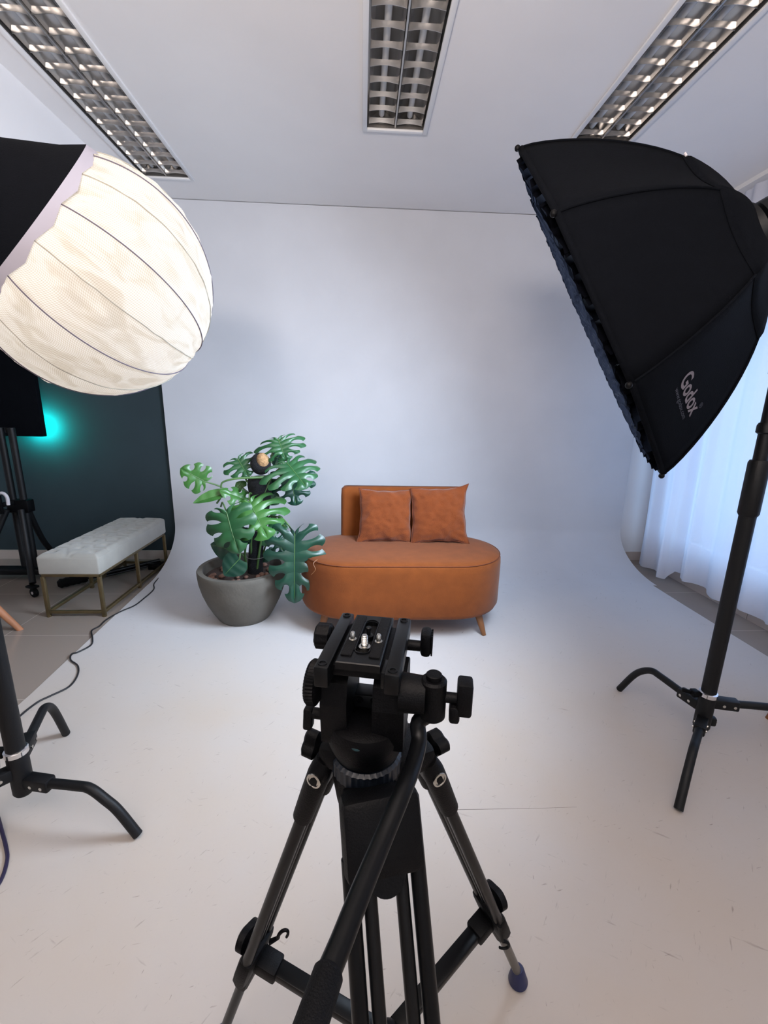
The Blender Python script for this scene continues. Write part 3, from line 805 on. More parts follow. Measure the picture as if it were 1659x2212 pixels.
# round stool, mostly outside the frame on the left; a splayed wooden leg enters the picture
def stool(name, label, foot, cx_, cy_, m, zt, rseat, n=4, rleg=0.017, rtop=0.028):
    t = thing(name, label, 'stool', (cx_, cy_, FZ if cx_ > 0 else 0))
    c = V((cx_, cy_, 0)); f = V((foot[0], foot[1], 0)); r = f-c
    for k in range(n):
        fr_ = Matrix.Rotation(k*2*math.pi/n, 3, 'Z') @ r
        b = c+fr_; b.z = FZ if cx_ > 0 else 0.0; tpp = c+fr_*0.45; tpp.z = zt
        MB().tube([b, b.lerp(tpp, 0.03), tpp], [rleg*0.85, rleg, rtop], seg=16, sm=4).build('leg', m, t)
    MB().lathe([(0, rseat*0.9), (0.01, rseat), (0.035, rseat), (0.045, rseat*0.93)], (cx_, cy_, zt), seg=40).build('seat', m, t)
    return t
stool('stool', 'beech wood stool whose splayed leg enters at the left edge', (-2.165, 2.626), -2.52, 2.42, M_beech, 0.43, 0.19)
stool('stool', 'wooden stool whose leg shows at the right edge behind the stand leg', (1.965, 1.70), 2.17, 1.60, M_oak, 0.45, 0.17)

# led panel facing the dark wall, on a wheeled stand
pn = thing('led_panel', 'black video light panel throwing teal light onto the dark wall', 'light panel', (-2.80, 3.72, 1.1))
pR = at(98, 943, y=3.83)
px1 = pR.x; pz0 = pR.z; PYY = 3.83
mb = MB(); mb.box((px1-0.35, PYY, pz0+0.38), (0.70, 0.05, 0.76), 0.006); mb.build('housing', M_fabric_b, pn)
mb = MB(); slab(mb, (px1-0.20, PYY+0.026, pz0+0.008), (px1-0.012, PYY+0.028, pz0+0.15)); mb.build('lit_face', emis('teal_led', (0, 214, 205), P_TEAL), pn, smooth=False)
mb = MB(); mb.box((px1-0.35, PYY-0.03, pz0+0.02), (0.16, 0.03, 0.03), 0.004); mb.build('mount_block', M_black, pn)
ps = thing('rolling_stand', 'black rolling light stand with casters at the left, holding the panel', 'light stand', (-2.66, 3.45, 0))
cxx, cyy = -2.66, 3.45
for dx in (-0.05, 0.03): MB().cyl((cxx+dx, cyy, 0.12), (cxx+dx, cyy, 1.22), 0.024).build('column', M_powder, ps)
MB().box((cxx, cyy, 0.62), (0.16, 0.08, 0.10), 0.01).build('collar', M_black, ps)
MB().bar((cxx, cyy+0.03, 1.20), (px1-0.35, PYY-0.03, pz0+0.05), 0.05, 0.04, 0.004).build('mount_arm', M_black, ps)
cz = at(74, 1280, z=0.035)
for ex, ey in ((cz.x, cz.y), (cxx-0.35, 3.2), (cxx-0.1, 3.86)):
    lg = MB().tube([(cxx+(ex-cxx)*0.2, cyy+(ey-cyy)*0.2, 0.60), (cxx+(ex-cxx)*0.55, cyy+(ey-cyy)*0.55, 0.30), (ex-(ex-cxx)*0.06, ey-(ey-cyy)*0.06, 0.10)], 0.022, seg=14).build('leg', M_powder, ps)
    dvec = V((0.8, -0.35, 0)).normalized(); sdv = V((-dvec.y, dvec.x, 0)); w0 = V((ex, ey, 0.036))
    MB().cyl(w0-sdv*0.013, w0+sdv*0.013, 0.036, seg=28, bev=0.004).build('caster', M_rubber, lg)
    MB().cyl(w0-sdv*0.016, w0+sdv*0.016, 0.011, seg=16).build('caster_hub', M_light, lg)
    MB().bar(w0+V((0, 0, 0.045))-dvec*0.05, w0+V((0, 0, 0.045))+dvec*0.03, 0.05, 0.016, 0.003).build('caster_fork', M_black, lg)
MB().box((cxx-0.12, cyy+0.02, 0.075), (0.42, 0.10, 0.05), 0.01).build('base_bar', M_powder, ps)
cc = at(8, 1085, y=3.3)
t = thing('clamp', 'pale grey clamp hanging on the rolling stand at the left edge', 'clamp', tuple(cc-V((0, 0, 0.08))))
MB().tube([cc+V((-0.06, 0, 0.05)), cc+V((0.0, 0, 0.07)), cc+V((0.03, 0, 0.04)), cc+V((0.03, 0, -0.02))], 0.012, seg=10).build('jaw', M_light, t)
MB().box(cc+V((-0.03, 0, -0.02)), (0.03, 0.02, 0.14), 0.004).build('handle', M_black, t)
MB().bar(cc+V((-0.06, 0.0, -0.03)), (cxx-0.02, cyy, cc.z-0.03), 0.03, 0.03, 0.003).build('bracket', M_black, t)

# ------------------------------------------------------------------ cables
def cable(label, pts, r, m, name='cable'):
    P = [V(p) for p in pts]
    t = MB().tube(P, r, seg=8, sm=5).build(name, m)
    return tag(t, label, 'cable')
cp = [(348, 1244), (333, 1262), (332, 1275), (310, 1295), (290, 1310), (262, 1322), (230, 1338), (215, 1352), (198, 1362), (200, 1380), (197, 1395), (170, 1410), (155, 1415), (153, 1428), (168, 1440), (168, 1460), (150, 1485), (110, 1505), (85, 1517), (60, 1535), (36, 1555), (0, 1580)]
pts = []
for a, b in cp:
    p = at(a, b, z=0.006)
    p.z = 0.005 if p.x < xl(p.y)-0.01 else 0.012
    pts.append(p)
pts = [pts[0]+V((-0.05, 0.12, 0.0))]+pts
cable('thin black cable snaking from the bench along the backdrop edge', pts, 0.0045, M_cable)
cable('dark purple cable looping down at the lower left edge', [at(-40, 1560, z=0.25), at(-5, 1640, z=0.2), at(-14, 1720, z=0.1), at(0, 1780, z=0.03), at(13, 1830, z=0.012), at(15, 1860, z=0.012), at(0, 1905, z=0.012), at(-40, 1960, z=0.012)], 0.0055, M_purple)

# ------------------------------------------------------------------ turtle base light stands
def cstand(label, c, feet, ztop, ring_deg, upper=True):
    t = thing('light_stand', label, 'light stand', (c[0], c[1], FZ), 'turtle base light stands')
    cx_, cy_ = c; hub = 0.20
    # hub casting
    mb = MB(); mb.lathe([(0.115, 0.026), (0.125, 0.031), (0.265, 0.031), (0.272, 0.028)], (cx_, cy_, 0), seg=32); mb.build('hub', M_powder, t)
    MB().lathe([(0.268, 0.0305), (0.272, 0.034), (0.288, 0.034), (0.291, 0.030)], (cx_, cy_, 0), seg=36).build('chrome_ring', M_chrome, t)
    # column sections
    MB().cyl((cx_, cy_, 0.285), (cx_, cy_, 1.16), 0.0275, seg=36).build('lower_column', M_powder, t)
    MB().lathe([(0, 0.029), (0.01, 0.034), (0.20, 0.034), (0.21, 0.030)], (cx_, cy_, 1.05), seg=32).build('column_collar', M_powder, t)
    MB().cyl((cx_, cy_, 1.25), (cx_, cy_, 1.60), 0.0225, seg=32).build('middle_column', M_powder, t)
    MB().lathe([(0, 0.024), (0.005, 0.031), (0.03, 0.031), (0.04, 0.026)], (cx_, cy_, 1.355), seg=32).build('column_collar', M_powder, t)
    MB().lathe([(0, 0.024), (0.005, 0.031), (0.03, 0.031), (0.04, 0.026)], (cx_, cy_, 1.56), seg=32).build('column_collar', M_powder, t)
    MB().cyl((cx_, cy_, 1.58), (cx_, cy_, ztop), 0.0175, seg=28).build('upper_column', M_powder, t)
    for i, f in enumerate(feet):
        fv = V((f[0]-cx_, f[1]-cy_, 0)); L = fv.length; d = fv/L; sd = V((-d.y, d.x, 0))
        zh = (0.245, 0.21, 0.165)[i]
        o = V((cx_, cy_, 0))
        pth = [o+d*0.05+V((0, 0, zh)), o+d*(L*0.50)+V((0, 0, zh+0.012)), o+d*(L*0.62)+V((0, 0, zh+0.010)), o+d*(L*0.74)+V((0, 0, zh-0.025)), o+d*(L*0.84)+V((0, 0, zh*0.62)), o+d*(L*0.985)+V((0, 0, FZ+0.008))]
        lg = MB().tube(pth, 0.0155, seg=20, sm=7).build('leg', M_powder, t)
        # socket
        MB().bar(o+d*0.02+V((0, 0, zh)), o+d*0.115+V((0, 0, zh+0.002)), 0.042, 0.044, 0.007).build('leg_socket', M_powder, t)
        for k in (0.055, 0.095):
            MB().cyl(o+d*k+sd*0.019+V((0, 0, zh)), o+d*k+sd*0.0245+V((0, 0, zh)), 0.006, seg=12).build('bolt', M_steel, t)
            MB().cyl(o+d*k-sd*0.019+V((0, 0, zh)), o+d*k-sd*0.0245+V((0, 0, zh)), 0.006, seg=12).build('bolt', M_steel, t)
    a = math.radians(ring_deg); d = V((math.cos(a), math.sin(a), 0))
    o = V((cx_, cy_, 0.275))
    mb = MB(); mb.cyl(o+d*0.028, o+d*0.06, 0.010, seg=14); mb.box(o+d*0.05, (0.03, 0.03, 0.028), 0.005)
    mb.bar(o+d*0.055, o+d*0.10+V((0, 0, 0.008)), 0.010, 0.018, 0.004)
    mb.build('wing_knob', M_black, t)
    o = V((cx_, cy_, 0.155))
    d2 = V((-d.x*0.2+0.9, -0.3, 0)).normalized()
    mb = MB(); mb.box(o+d2*0.034, (0.03, 0.03, 0.04), 0.008, Matrix.Rotation(math.atan2(d2.y, d2.x), 3, 'Z')); mb.build('lock_lug', M_powder, t)
    MB().cyl(o+d2*0.047, o+d2*0.052, 0.008, seg=12).build('bolt', M_steel, t)
    return t
LC = (-1.146, 1.283); RC = (1.461, 1.525)
def third(c, f1, f2): return (3*c[0]-f1[0]-f2[0], 3*c[1]-f1[1]-f2[1])
lf = [(-1.278, 1.685), (-0.731, 1.197)]; rf = [(1.354, 1.934), (1.161, 1.229)]
cstand('black turtle base light stand at the left, holding the glowing lantern', LC, [lf[0], third(LC, *lf), lf[1]], 1.98, 180)
rs = cstand('black turtle base light stand at the right, holding the black softbox', RC, [third(RC, *rf), rf[0], rf[1]], 2.02, 165)

# ------------------------------------------------------------------ glowing lantern
_v = (GL_C-CP).normalized(); _g = ray(402, 758); _g = (_g-_v*_g.dot(_v)).normalized()
GA = (_g+_v*0.13).normalized()
gl = thing('lantern_softbox', 'glowing white globe lantern softbox with black skirt at the left', 'softbox', tuple(GL_C-V((0, 0, GL_R))))
NR = 16
def glob_pt(t, a, off=0.0):
    """t: polar angle from the tip, a: azimuth"""
    u = GA.cross(V((0, 0, 1))).normalized(); w = GA.cross(u)
    puff = 1-0.012*abs(math.sin(a*NR/2))**1.0+0.0
    r = GL_R*(0.985+0.015*abs(math.cos(a*NR/2+math.pi/2)))+off
    r = GL_R*(1-0.016*(1-abs(math.cos(a*NR/2))**0.8))+off
    ca, sa = math.cos(a), math.sin(a)
    wr = 0.006*noise.noise(V((ca*2.2+5, sa*2.2, t*7)))+0.004*noise.noise(V((ca*7, sa*7, t*2.4)))+0.0035*noise.noise(V((ca*12, sa*12, t*16+3)))
    wr *= min(1, t*2)
    r *= 1-0.09*max(0.0, (t-1.05)/1.05)**2
    r += wr*(1-abs(math.cos(a*NR/2))**8)
    flat = 0.0
    return GL_C+GA*(r*math.cos(t))+(u*math.cos(a)+w*math.sin(a))*(r*math.sin(t))
T1 = math.radians(120)
MB().ngrid(NR*10, 60, lambda x, y: glob_pt(0.03+y*(T1-0.03+0.035*math.cos(x*math.pi*2*NR)), x*2*math.pi)).build('diffuser', M_lantern, gl, ang=180)
df = gl.children[0]; uvl = df.data.uv_layers.new(name='UVMap'); NU, NV = NR*10+1, 61
for lp in df.data.loops: uvl.data[lp.index].uv = ((lp.vertex_index % NU)/(NU-1), (lp.vertex_index//NU)/(NV-1))
for k in range(NR):
    a = 2*math.pi*k/NR
    pth = [glob_pt(0.04+i/26*(T1-0.02), a, 0.0012) for i in range(27)]
    if k % 2 == 0: MB().tube(pth, 0.0017, seg=6, sm=2).build('rib', M_ribw, gl)
    else: MB().tube([p+V((random.uniform(-1, 1), random.uniform(-1, 1), random.uniform(-1, 1)))*0.0012 for p in pth], 0.0014, seg=6, sm=2).build('seam', M_seam, gl)
# hem and black skirt
u_ = GA.cross(V((0, 0, 1))).normalized(); w_ = GA.cross(u_)
def ring_at(d, r, n=NR*4, sc=0.0, ph=0):
    return [GL_C-GA*(d+sc*math.cos(2*math.pi*k/n*NR))+(u_*math.cos(2*math.pi*k/n)+w_*math.sin(2*math.pi*k/n))*r for k in range(n)]
c1 = -GL_R*0.91*math.cos(T1); r1 = GL_R*0.915*math.sin(T1)
MB().rings([ring_at(c1-0.008, r1+0.007, sc=0.005), ring_at(c1+0.014, r1+0.002)], False).build('hem', M_hem, gl, ang=180)
sk = MB().rings([ring_at(c1+0.0135, r1+0.002), ring_at(c1+0.05, r1-0.045), ring_at(c1+0.13, r1-0.125), ring_at(c1+0.21, 0.085)], False).build('black_skirt', M_fabric_b, gl, ang=180)
MB().cyl(GL_C-GA*(c1+0.205), GL_C-GA*(c1+0.235), 0.09, seg=36).build('speed_ring', M_blackg, gl)
lh = thing('lamp_head', 'black lamp head behind the glowing lantern, outside the left edge', 'studio light', tuple(GL_C-GA*(c1+0.36)))
MB().cyl(GL_C-GA*(c1+0.236), GL_C-GA*(c1+0.46), 0.065, seg=32, bev=0.006).build('body', M_black, lh)
hp = GL_C-GA*(c1+0.34)
MB().bar(hp-V((0, 0, 0.06)), (LC[0], LC[1], 1.985), 0.03, 0.03, 0.004).build('yoke', M_black, lh)
MB().cyl((LC[0], LC[1], 1.95), (LC[0], LC[1], 2.03), 0.024).build('spigot', M_black, lh)

# ------------------------------------------------------------------ octagonal softbox
sb = thing('octagonal_softbox', 'large black octagonal softbox with fabric grid at the upper right', 'softbox', tuple(SB_O-V((0, 0, SB_R))))
PH = 1.10217
U = V((0, 0, 1)).cross(SB_A).normalized(); Wv = SB_A.cross(U)
RR, rr0 = SB_R, 0.0665
def sbp(k, s, lift=0.0):
    """point on rod k (float allowed => chord between rods), s from rim 0 to ring 1"""
    i = math.floor(k); fr_ = k-i
    def rod(j):
        a = PH+j*math.pi/4
        r = rr0+(RR-rr0)*(1-s**1.21)
        dd = SB_D*(0.205*s+0.795*math.sin(s*math.pi/2))
        return SB_O-SB_A*dd+(U*math.cos(a)+Wv*math.sin(a))*(r+lift)
    p = rod(i)*(1-fr_)+rod(i+1)*fr_
    sag = 0.012*math.sin(math.pi*fr_)*math.sin(math.pi*min(1, s*1.0))
    if sag:
        c = SB_O-SB_A*(SB_D*s*0.5); n = (p-c).normalized(); p = p-n*sag
    return p
shell = []
for k in range(8):
    mb = MB().ngrid(10, 24, lambda a, b, k=k: sbp(k+a, b))
    pnl = mb.build('side_panel', M_fabric_b, sb, ang=180, recalc=False)
    md = pnl.modifiers.new('t', 'SOLIDIFY'); md.thickness = 0.002; md.offset = 0
    shell.append(mb)
for k in range(8):
    MB().tube([sbp(k, s/20, 0.002) for s in range(21)], 0.0035, seg=8, sm=1).build('rod_sleeve', M_fabric_b, sb)
    mb = MB(); p = sbp(k, 0.0, 0.004); mb.sph(p+SB_A*0.005, 0.009, 10, 8)
    mb.build('rod_tip_pocket', M_black, sb)
# rim lip in front of the rods
lip = []
def octr(d, r, k, f):
    a = PH+k*math.pi/4; b = a+math.pi/4
    pa_ = U*math.cos(a)+Wv*math.sin(a); pb_ = U*math.cos(b)+Wv*math.sin(b)
    return SB_O+SB_A*d+(pa_*(1-f)+pb_*f)*r
for k in range(8):
    mb = MB().ngrid(6, 1, lambda a, b, k=k: octr(-0.010+b*0.016, RR+0.002, k, a))
    l_ = mb.build('rim_lip', M_fabric_b, sb, ang=180, recalc=False)
    md = l_.modifiers.new('t', 'SOLIDIFY'); md.thickness = 0.003; md.offset = 0
# rear cover flap near the ring
for k in range(8):
    mb = MB().ngrid(8, 8, lambda a, b, k=k: sbp(k+a, 0.60+b*0.37, 0.014 if b > 0.02 else 0.003))
    fl_ = mb.build('rear_cover', M_fabric_b, sb, ang=180, recalc=False)
    md = fl_.modifiers.new('t', 'SOLIDIFY'); md.thickness = 0.003; md.offset = 0
p = sbp(0, 0.62, 0.016); MB().cyl(p, p+V((0.004, -0.004, -0.010)), 0.0035, seg=8).build('zip_pull', M_light, sb)
# fabric grid
def chord(off, along, perp):
    """clip line in the octagon"""
    lo, hi = -9, 9
    for k in range(8):
        a = PH+(k+0.5)*math.pi/4; n2 = (math.cos(a), math.sin(a)); lim = (RR-0.016)*math.cos(math.pi/8)
        dn = along[0]*n2[0]+along[1]*n2[1]; on = off*(perp[0]*n2[0]+perp[1]*n2[1])
        if abs(dn) < 1e-9:
            if on > lim: return None
            continue
        t = (lim-on)/dn
        if dn > 0: hi = min(hi, t)
        else: lo = max(lo, t)
    return (lo, hi) if hi-lo > 0.02 else None
mb = MB()
for ang_ in (0.35, 0.35+math.pi/2):
    al = (math.cos(ang_), math.sin(ang_)); pe = (-al[1], al[0]); off = -0.6
    while off < 0.6:
        c_ = chord(off, al, pe)
        if c_:
            pts = []; n = max(2, int((c_[1]-c_[0])/0.03))
            a0 = None
            vs = []
            for i in range(n+1):
                t_ = c_[0]+(c_[1]-c_[0])*i/n; wob = 0.004*math.sin(t_*60+off*40)
                x = al[0]*t_+pe[0]*(off+wob); y = al[1]*t_+pe[1]*(off+wob)
                q0 = SB_O+U*x+Wv*y
                vs += [q0-SB_A*0.006, q0+SB_A*(0.018+0.004*math.sin(t_*56+off*30))]
            mb.add(vs, [(2*i, 2*i+1, 2*i+3, 2*i+2) for i in range(n)])
        off += 0.056
mb.build('fabric_grid', M_grid, sb, ang=180, recalc=False)
# speed ring and strobe head
rc = SB_O-SB_A*SB_D
MB().lathe([(0, 0.082), (0.004, 0.092), (0.028, 0.092), (0.032, 0.08)], rc+SB_A*0.012, -SB_A, 40).build('speed_ring', M_blackg, sb)
sh = thing('strobe_head', 'black studio strobe head mounted behind the octagonal softbox', 'studio light', tuple(rc-SB_A*0.15-V((0, 0, 0.08))))
MB().cyl(rc-SB_A*0.022, rc-SB_A*0.30, 0.068, 0.064, seg=36, bev=0.006).build('body', M_black, sh)
MB().lathe([(0, 0.070), (0.01, 0.082), (0.05, 0.082), (0.06, 0.07)], rc-SB_A*0.02, -SB_A, 36).build('mount_collar', M_blackg, sh)
MB().tube([(RC[0], RC[1], 2.0), V((RC[0]-0.03, RC[1]-0.03, 2.02)), rc-SB_A*0.12+V((0, 0, -0.05))], 0.014, seg=12).build('yoke', M_black, sh)
MB().cyl((RC[0], RC[1], 1.95), (RC[0], RC[1], 2.035), 0.024).build('spigot', M_black, sh)
MB().tube([rc-SB_A*0.06+V((0.03, -0.06, -0.05)), rc-SB_A*0.05+V((0.03, -0.07, -0.13)), rc-SB_A*0.07+V((0.04, -0.06, -0.16)), rc-SB_A*0.10+V((0.04, -0.06, -0.08))], 0.006, seg=8).build('hanging_strap', M_light, sh)
# printed wordmark on the lower side panel
allv, allf = [], []
for m_ in shell:
    o = len(allv); allv += m_.v; allf += [tuple(i+o for i in f) for f in m_.f]
bvh = BVHTree.FromPolygons([tuple(v) for v in allv], allf)
def hit(px, py):
    r = bvh.ray_cast(CP, ray(px, py)); return r[0], r[1]
def printed(text, a, b, height_px, m, name, shear=0.0, bold=0.0):
    """text baseline from pixel a to pixel b on the softbox fabric"""
    A, n1 = hit(*a); B, _ = hit(*b)
    if A is None or B is None: return
    if n1.dot(ray(*a)) > 0: n1 = -n1
    x = (B-A).normalized(); y = n1.cross(x).normalized()
    cu = bpy.data.curves.new(name, 'FONT'); cu.body = text; cu.size = 1.0; cu.shear = shear; cu.offset = bold
    to = bpy.data.objects.new(name, cu); COL.objects.link(to)
    bpy.context.view_layer.update()
    me = bpy.data.meshes.new_from_object(to.evaluated_get(bpy.context.evaluated_depsgraph_get()))
    bpy.data.objects.remove(to)
    xsv = [v.co.x for v in me.vertices]; x0_, x1_ = min(xsv), max(xsv)
    s = (B-A).length/(x1_-x0_)
    ys_ = height_px
    b_ = bmesh.new(); b_.from_mesh(me); bmesh.ops.subdivide_edges(b_, edges=list(b_.edges), cuts=1)
    for v in b_.verts:
        q = A+x*(v.co.x-x0_)*s+y*v.co.y*s*ys_
        r = bvh.ray_cast(q+n1*0.06, -n1)
        v.co = (r[0] if r[0] else q)+n1*0.0025-ORG[sb.name]
    b_.to_mesh(me); b_.free(); me.materials.clear(); me.materials.append(m)
    o = bpy.data.objects.new(name, me); COL.objects.link(o); o.parent = sb
    return o
printed('Godox', (1468, 824), (1489, 900), 1.15, M_grey, 'wordmark', 0.0, 0.022)
printed('www.godox.com', (1456, 842), (1473, 906), 1.0, M_grey2, 'web_address')
printed('\u00ae', (1507, 877), (1510, 883), 1.0, M_grey2, 'registered_mark')

# body for the added fill light, unseen behind the camera, pointed at the ceiling
bl = thing('added_fill_lamp', 'added fill lamp with black reflector on a thin stand behind the camera, pointed at the ceiling', 'studio light', (-0.35, -0.75, FZ))
bd_ = V((0.12, 0.45, 1)).normalized(); bo = V((-0.35, -0.75, 1.98))
MB().lathe([(-0.16, 0.06), (-0.15, 0.10), (-0.06, 0.23), (0.01, 0.285), (0.012, 0.28), (-0.055, 0.222), (-0.14, 0.09)], bo, bd_, 40, cap=False).build('reflector', M_powder, bl)
MB().cyl(bo-bd_*0.40, bo-bd_*0.15, 0.06, seg=28, bev=0.006).build('body', M_black, bl)
MB().cyl((-0.42, -0.9, 0.06), (-0.42, -0.9, 1.66), 0.015).build('pole', M_powder, bl)
for k in range(3):
    a = 2*math.pi*k/3+0.5; e = V((-0.42+0.34*math.cos(a), -0.9+0.34*math.sin(a), FZ+0.012))
    MB().tube([(-0.42, -0.9, 0.42), e], 0.010, seg=10, sm=1).build('leg', M_powder, bl)

# ------------------------------------------------------------------ fluid head tripod
TC = V((0.010, 0.563, 0))
tr = thing('tripod', 'black video tripod with fluid head standing in the foreground', 'tripod', (TC.x, TC.y, FZ))
Fw = V((math.sin(math.radians(11.5)), math.cos(math.radians(11.5)), 0)); Rt = V((Fw.y, -Fw.x, 0)); Up = V((0, 0, 1))
HR = Matrix((Rt, Fw, Up)).transposed()
ZP = 1.10
def hp_(u, v, w): return V((TC.x, TC.y, ZP))+Rt*u+Fw*v+Up*w
def hbox(mb, lo, hi, bev=0.002):
    lo, hi = V(lo), V(hi); c = (lo+hi)/2; return mb.box(hp_(*c), tuple(hi-lo), bev, HR)
def hcyl(mb, a, b, r, r1=None, seg=24, bev=0.0): return mb.cyl(hp_(*a), hp_(*b), r, r1, seg, True, bev)
hd = None
# quick release plate: body with a long slot
mb = MB(); NP = 96; lay = [[], [], [], []]
def _rect(c_, s_):
    k = min(0.0295/max(1e-6, abs(c_)), 0.067/max(1e-6, abs(s_))); return c_*k, s_*k
def _stad(c_, s_):
    r0, hl = 0.0100, 0.034
    if abs(c_) > 1e-6 and abs(s_/c_)*r0 <= hl: k = r0/abs(c_); return c_*k, s_*k
    b = abs(s_)*hl; k = b+math.sqrt(max(0, b*b-(hl*hl-r0*r0))); return c_*k, s_*k
angs = sorted([2*math.pi*k/NP for k in range(NP)]+[math.atan2(sy*0.067, sx*0.0295) % (2*math.pi) for sx in (-1, 1) for sy in (-1, 1)])
for a in angs:
    c_, s_ = math.cos(a), math.sin(a); ox, oy = _rect(c_, s_); ix, iy = _stad(c_, s_)
    lay[0].append(hp_(ox, oy, -0.011)); lay[1].append(hp_(ox, oy, -0.0012)); lay[2].append(hp_(ix, iy+0.003, 0.0)); lay[3].append(hp_(ix, iy+0.003, -0.008))
    lay[1][-1] = hp_(ox, oy, -0.0012)
lay.insert(2, [hp_(*( (_rect(math.cos(a), math.sin(a))[0]*0.96, _rect(math.cos(a), math.sin(a))[1]*0.98, 0.0))) for a in angs])
mb.rings(lay, False)
qp = mb.build('quick_release_plate', M_blackg, tr)
mb = MB(); hbox(mb, (-0.010, -0.042, -0.011), (0.010, 0.046, -0.006), 0.001); mb.build('slot_floor', M_rubber, qp)
for s in (-1, 1):
    mb = MB(); hbox(mb, (s*0.019-0.0075, -0.052, -0.001), (s*0.019+0.0075, 0.060, 0.0022), 0.001); mb.build('rubber_strip', M_rubber, qp)
# stadium ring around slot
P = []
for i in range(13): a = math.radians(180+180*i/12); P.append((0.0105*math.cos(a), -0.034+0.0105*math.sin(a)))
for i in range(13): a = math.radians(180*i/12); P.append((0.0105*math.cos(a), 0.040+0.0105*math.sin(a)))
R = []
for i, (a, b) in enumerate(P):
    c = hp_(a, b, 0.0003); R.append([c+(Rt*math.cos(q*math.pi/3)+Up*math.sin(q*math.pi/3))*0.0015 for q in range(6)])
MB().rings(R, False, True).build('slot_rim', M_tube, qp)
mb = MB(); prof = [(-0.006, 0.0085), (-0.002, 0.0085), (-0.0015, 0.005)]
for i in range(6): prof += [(0.0+i*0.0022, 0.0048), (0.0011+i*0.0022, 0.0038)]
prof += [(0.0135, 0.0045), (0.0148, 0.0034)]
mb.lathe(prof, hp_(0.0, -0.020, 0), seg=20); mb.build('camera_screw', M_steel, qp)
mb = MB(); mb.lathe([(-0.006, 0.007), (0.001, 0.007), (0.0015, 0.003), (0.009, 0.003), (0.0095, 0.004), (0.013, 0.004), (0.014, 0.003)], hp_(0.001, 0.005, 0), seg=18); mb.build('locating_pin', M_blackg, qp)
for s in (-1, 1):
    MB().lathe([(0, 0.0055), (0.002, 0.0055), (0.0021, 0.0035), (0.011, 0.0035), (0.0125, 0.0025)], hp_(s*0.0185, -0.012, 0.001), seg=16).build('locating_pin', M_steel, qp)
# receiver with two side rails
mb = MB(); hbox(mb, (-0.052, -0.055, -0.030), (0.052, 0.062, -0.0125), 0.004); rcv = mb.build('plate_receiver', M_black, tr)
for s in (-1, 1):
    mb = MB()
    xa_, xb_ = (0.036, 0.056)
    hbox(mb, (min(s*xa_, s*xb_), -0.078, -0.034), (max(s*xa_, s*xb_), 0.078, -0.004), 0.003)
    hbox(mb, (min(s*0.031, s*0.040), -0.072, -0.030), (max(s*0.031, s*0.040), -0.040, -0.006), 0.002) if s > 0 else None
    mb.build('side_rail', M_blackg, rcv)
    for v in (-0.068, 0.068):
        mb = MB(); mb.lathe([(0, 0.0065), (0.0012, 0.0062), (0.0013, 0.0040), (-0.001, 0.0034)], hp_(s*0.046, v, -0.004), seg=20); mb.build('hex_screw', M_tube, rcv)
# tilt block under the receiver
mb = MB(); hbox(mb, (-0.048, -0.004, -0.056), (0.052, 0.045, -0.030), 0.006); mb.build('tilt_block', M_black, tr)
# lock knobs and dial
mb = MB(); mb.lathe([(0, 0.016), (0.003, 0.020), (0.022, 0.020), (0.025, 0.016)], hp_(-0.060, 0.030, -0.022), -Rt, 48, mod=lambda a, t: 1-0.06*(math.sin(a*9) > 0)); mb.cyl(hp_(-0.050, 0.030, -0.022), hp_(-0.062, 0.030, -0.022), 0.008)
mb.build('plate_lock_knob', M_black, tr)
mb = MB(); mb.lathe([(0, 0.024), (0.004, 0.030), (0.014, 0.0305), (0.018, 0.027), (0.019, 0.02)], hp_(-0.056, -0.042, -0.052), -Rt, 120, mod=lambda a, t: 1+0.025*math.sin(a*40)*(t > 0.002)); mb.build('counterbalance_dial', M_black, tr)
mb = MB(); hcyl(mb, (0.055, 0.035, -0.026), (0.088, 0.035, -0.026), 0.008); hbox(mb, (0.075, 0.020, -0.037), (0.091, 0.050, 0.001), 0.006)
for i in range(4): hbox(mb, (0.0905, 0.022+i*0.007, -0.034), (0.093, 0.0255+i*0.007, -0.002), 0.001)
mb.build('slide_lock_knob', M_black, tr)
# yoke: two uprights over a round base
for s, u0, u1 in ((-1, -0.058, -0.020), (1, 0.016, 0.060)):
    poly = [(-0.040, -0.150), (0.040, -0.150), (0.046, -0.085), (0.040, -0.052), (0.022, -0.038), (-0.022, -0.038), (-0.040, -0.052), (-0.046, -0.085)]
    mb = MB(); mb.prism(poly, hp_(u0, 0, 0), Fw, Up, u1-u0)
    mb.build('yoke_arm', M_black, tr, smooth=False)
mb = MB(); hbox(mb, (-0.030, 0.008, -0.15), (0.024, 0.040, -0.102), 0.004); core = mb.build('head_core', M_blackg, tr)
for u, w in ((-0.012, -0.110), (0.010, -0.110), (-0.014, -0.135), (0.008, -0.135)):
    MB().lathe([(0, 0.006), (0.0012, 0.0055), (0.0013, 0.0035), (-0.001, 0.003)], hp_(u, 0.008, w), -Fw, 16).build('hex_screw', M_tube, core)
zb = lambda w: ZP+w
bc = V((TC.x+0.001, TC.y, 0))
MB().lathe([(0.912, 0.046), (0.916, 0.050), (0.935, 0.058), (0.958, 0.062), (0.972, 0.058), (0.978, 0.045)], bc, seg=48).build('pan_base', M_black, tr)
mb = MB(); mb.lathe([(0, 0.0115), (0.004, 0.0115), (0.005, 0.009)], hp_(-0.002, -0.050, -0.135), (Up*0.8-Fw*0.6).normalized(), 24); mb.build('bubble_level', mat('bubble_level_green', (20, 46, 50), 0.15), tr)
MB().lathe([(0.882, 0.050), (0.886, 0.0535), (0.908, 0.0535), (0.912, 0.049)], bc, seg=360, mod=lambda a, t: 1+0.014*max(-0.5, math.sin(a*36))*(0.884 < t < 0.91)).build('bowl_ring', M_bluering, tr)
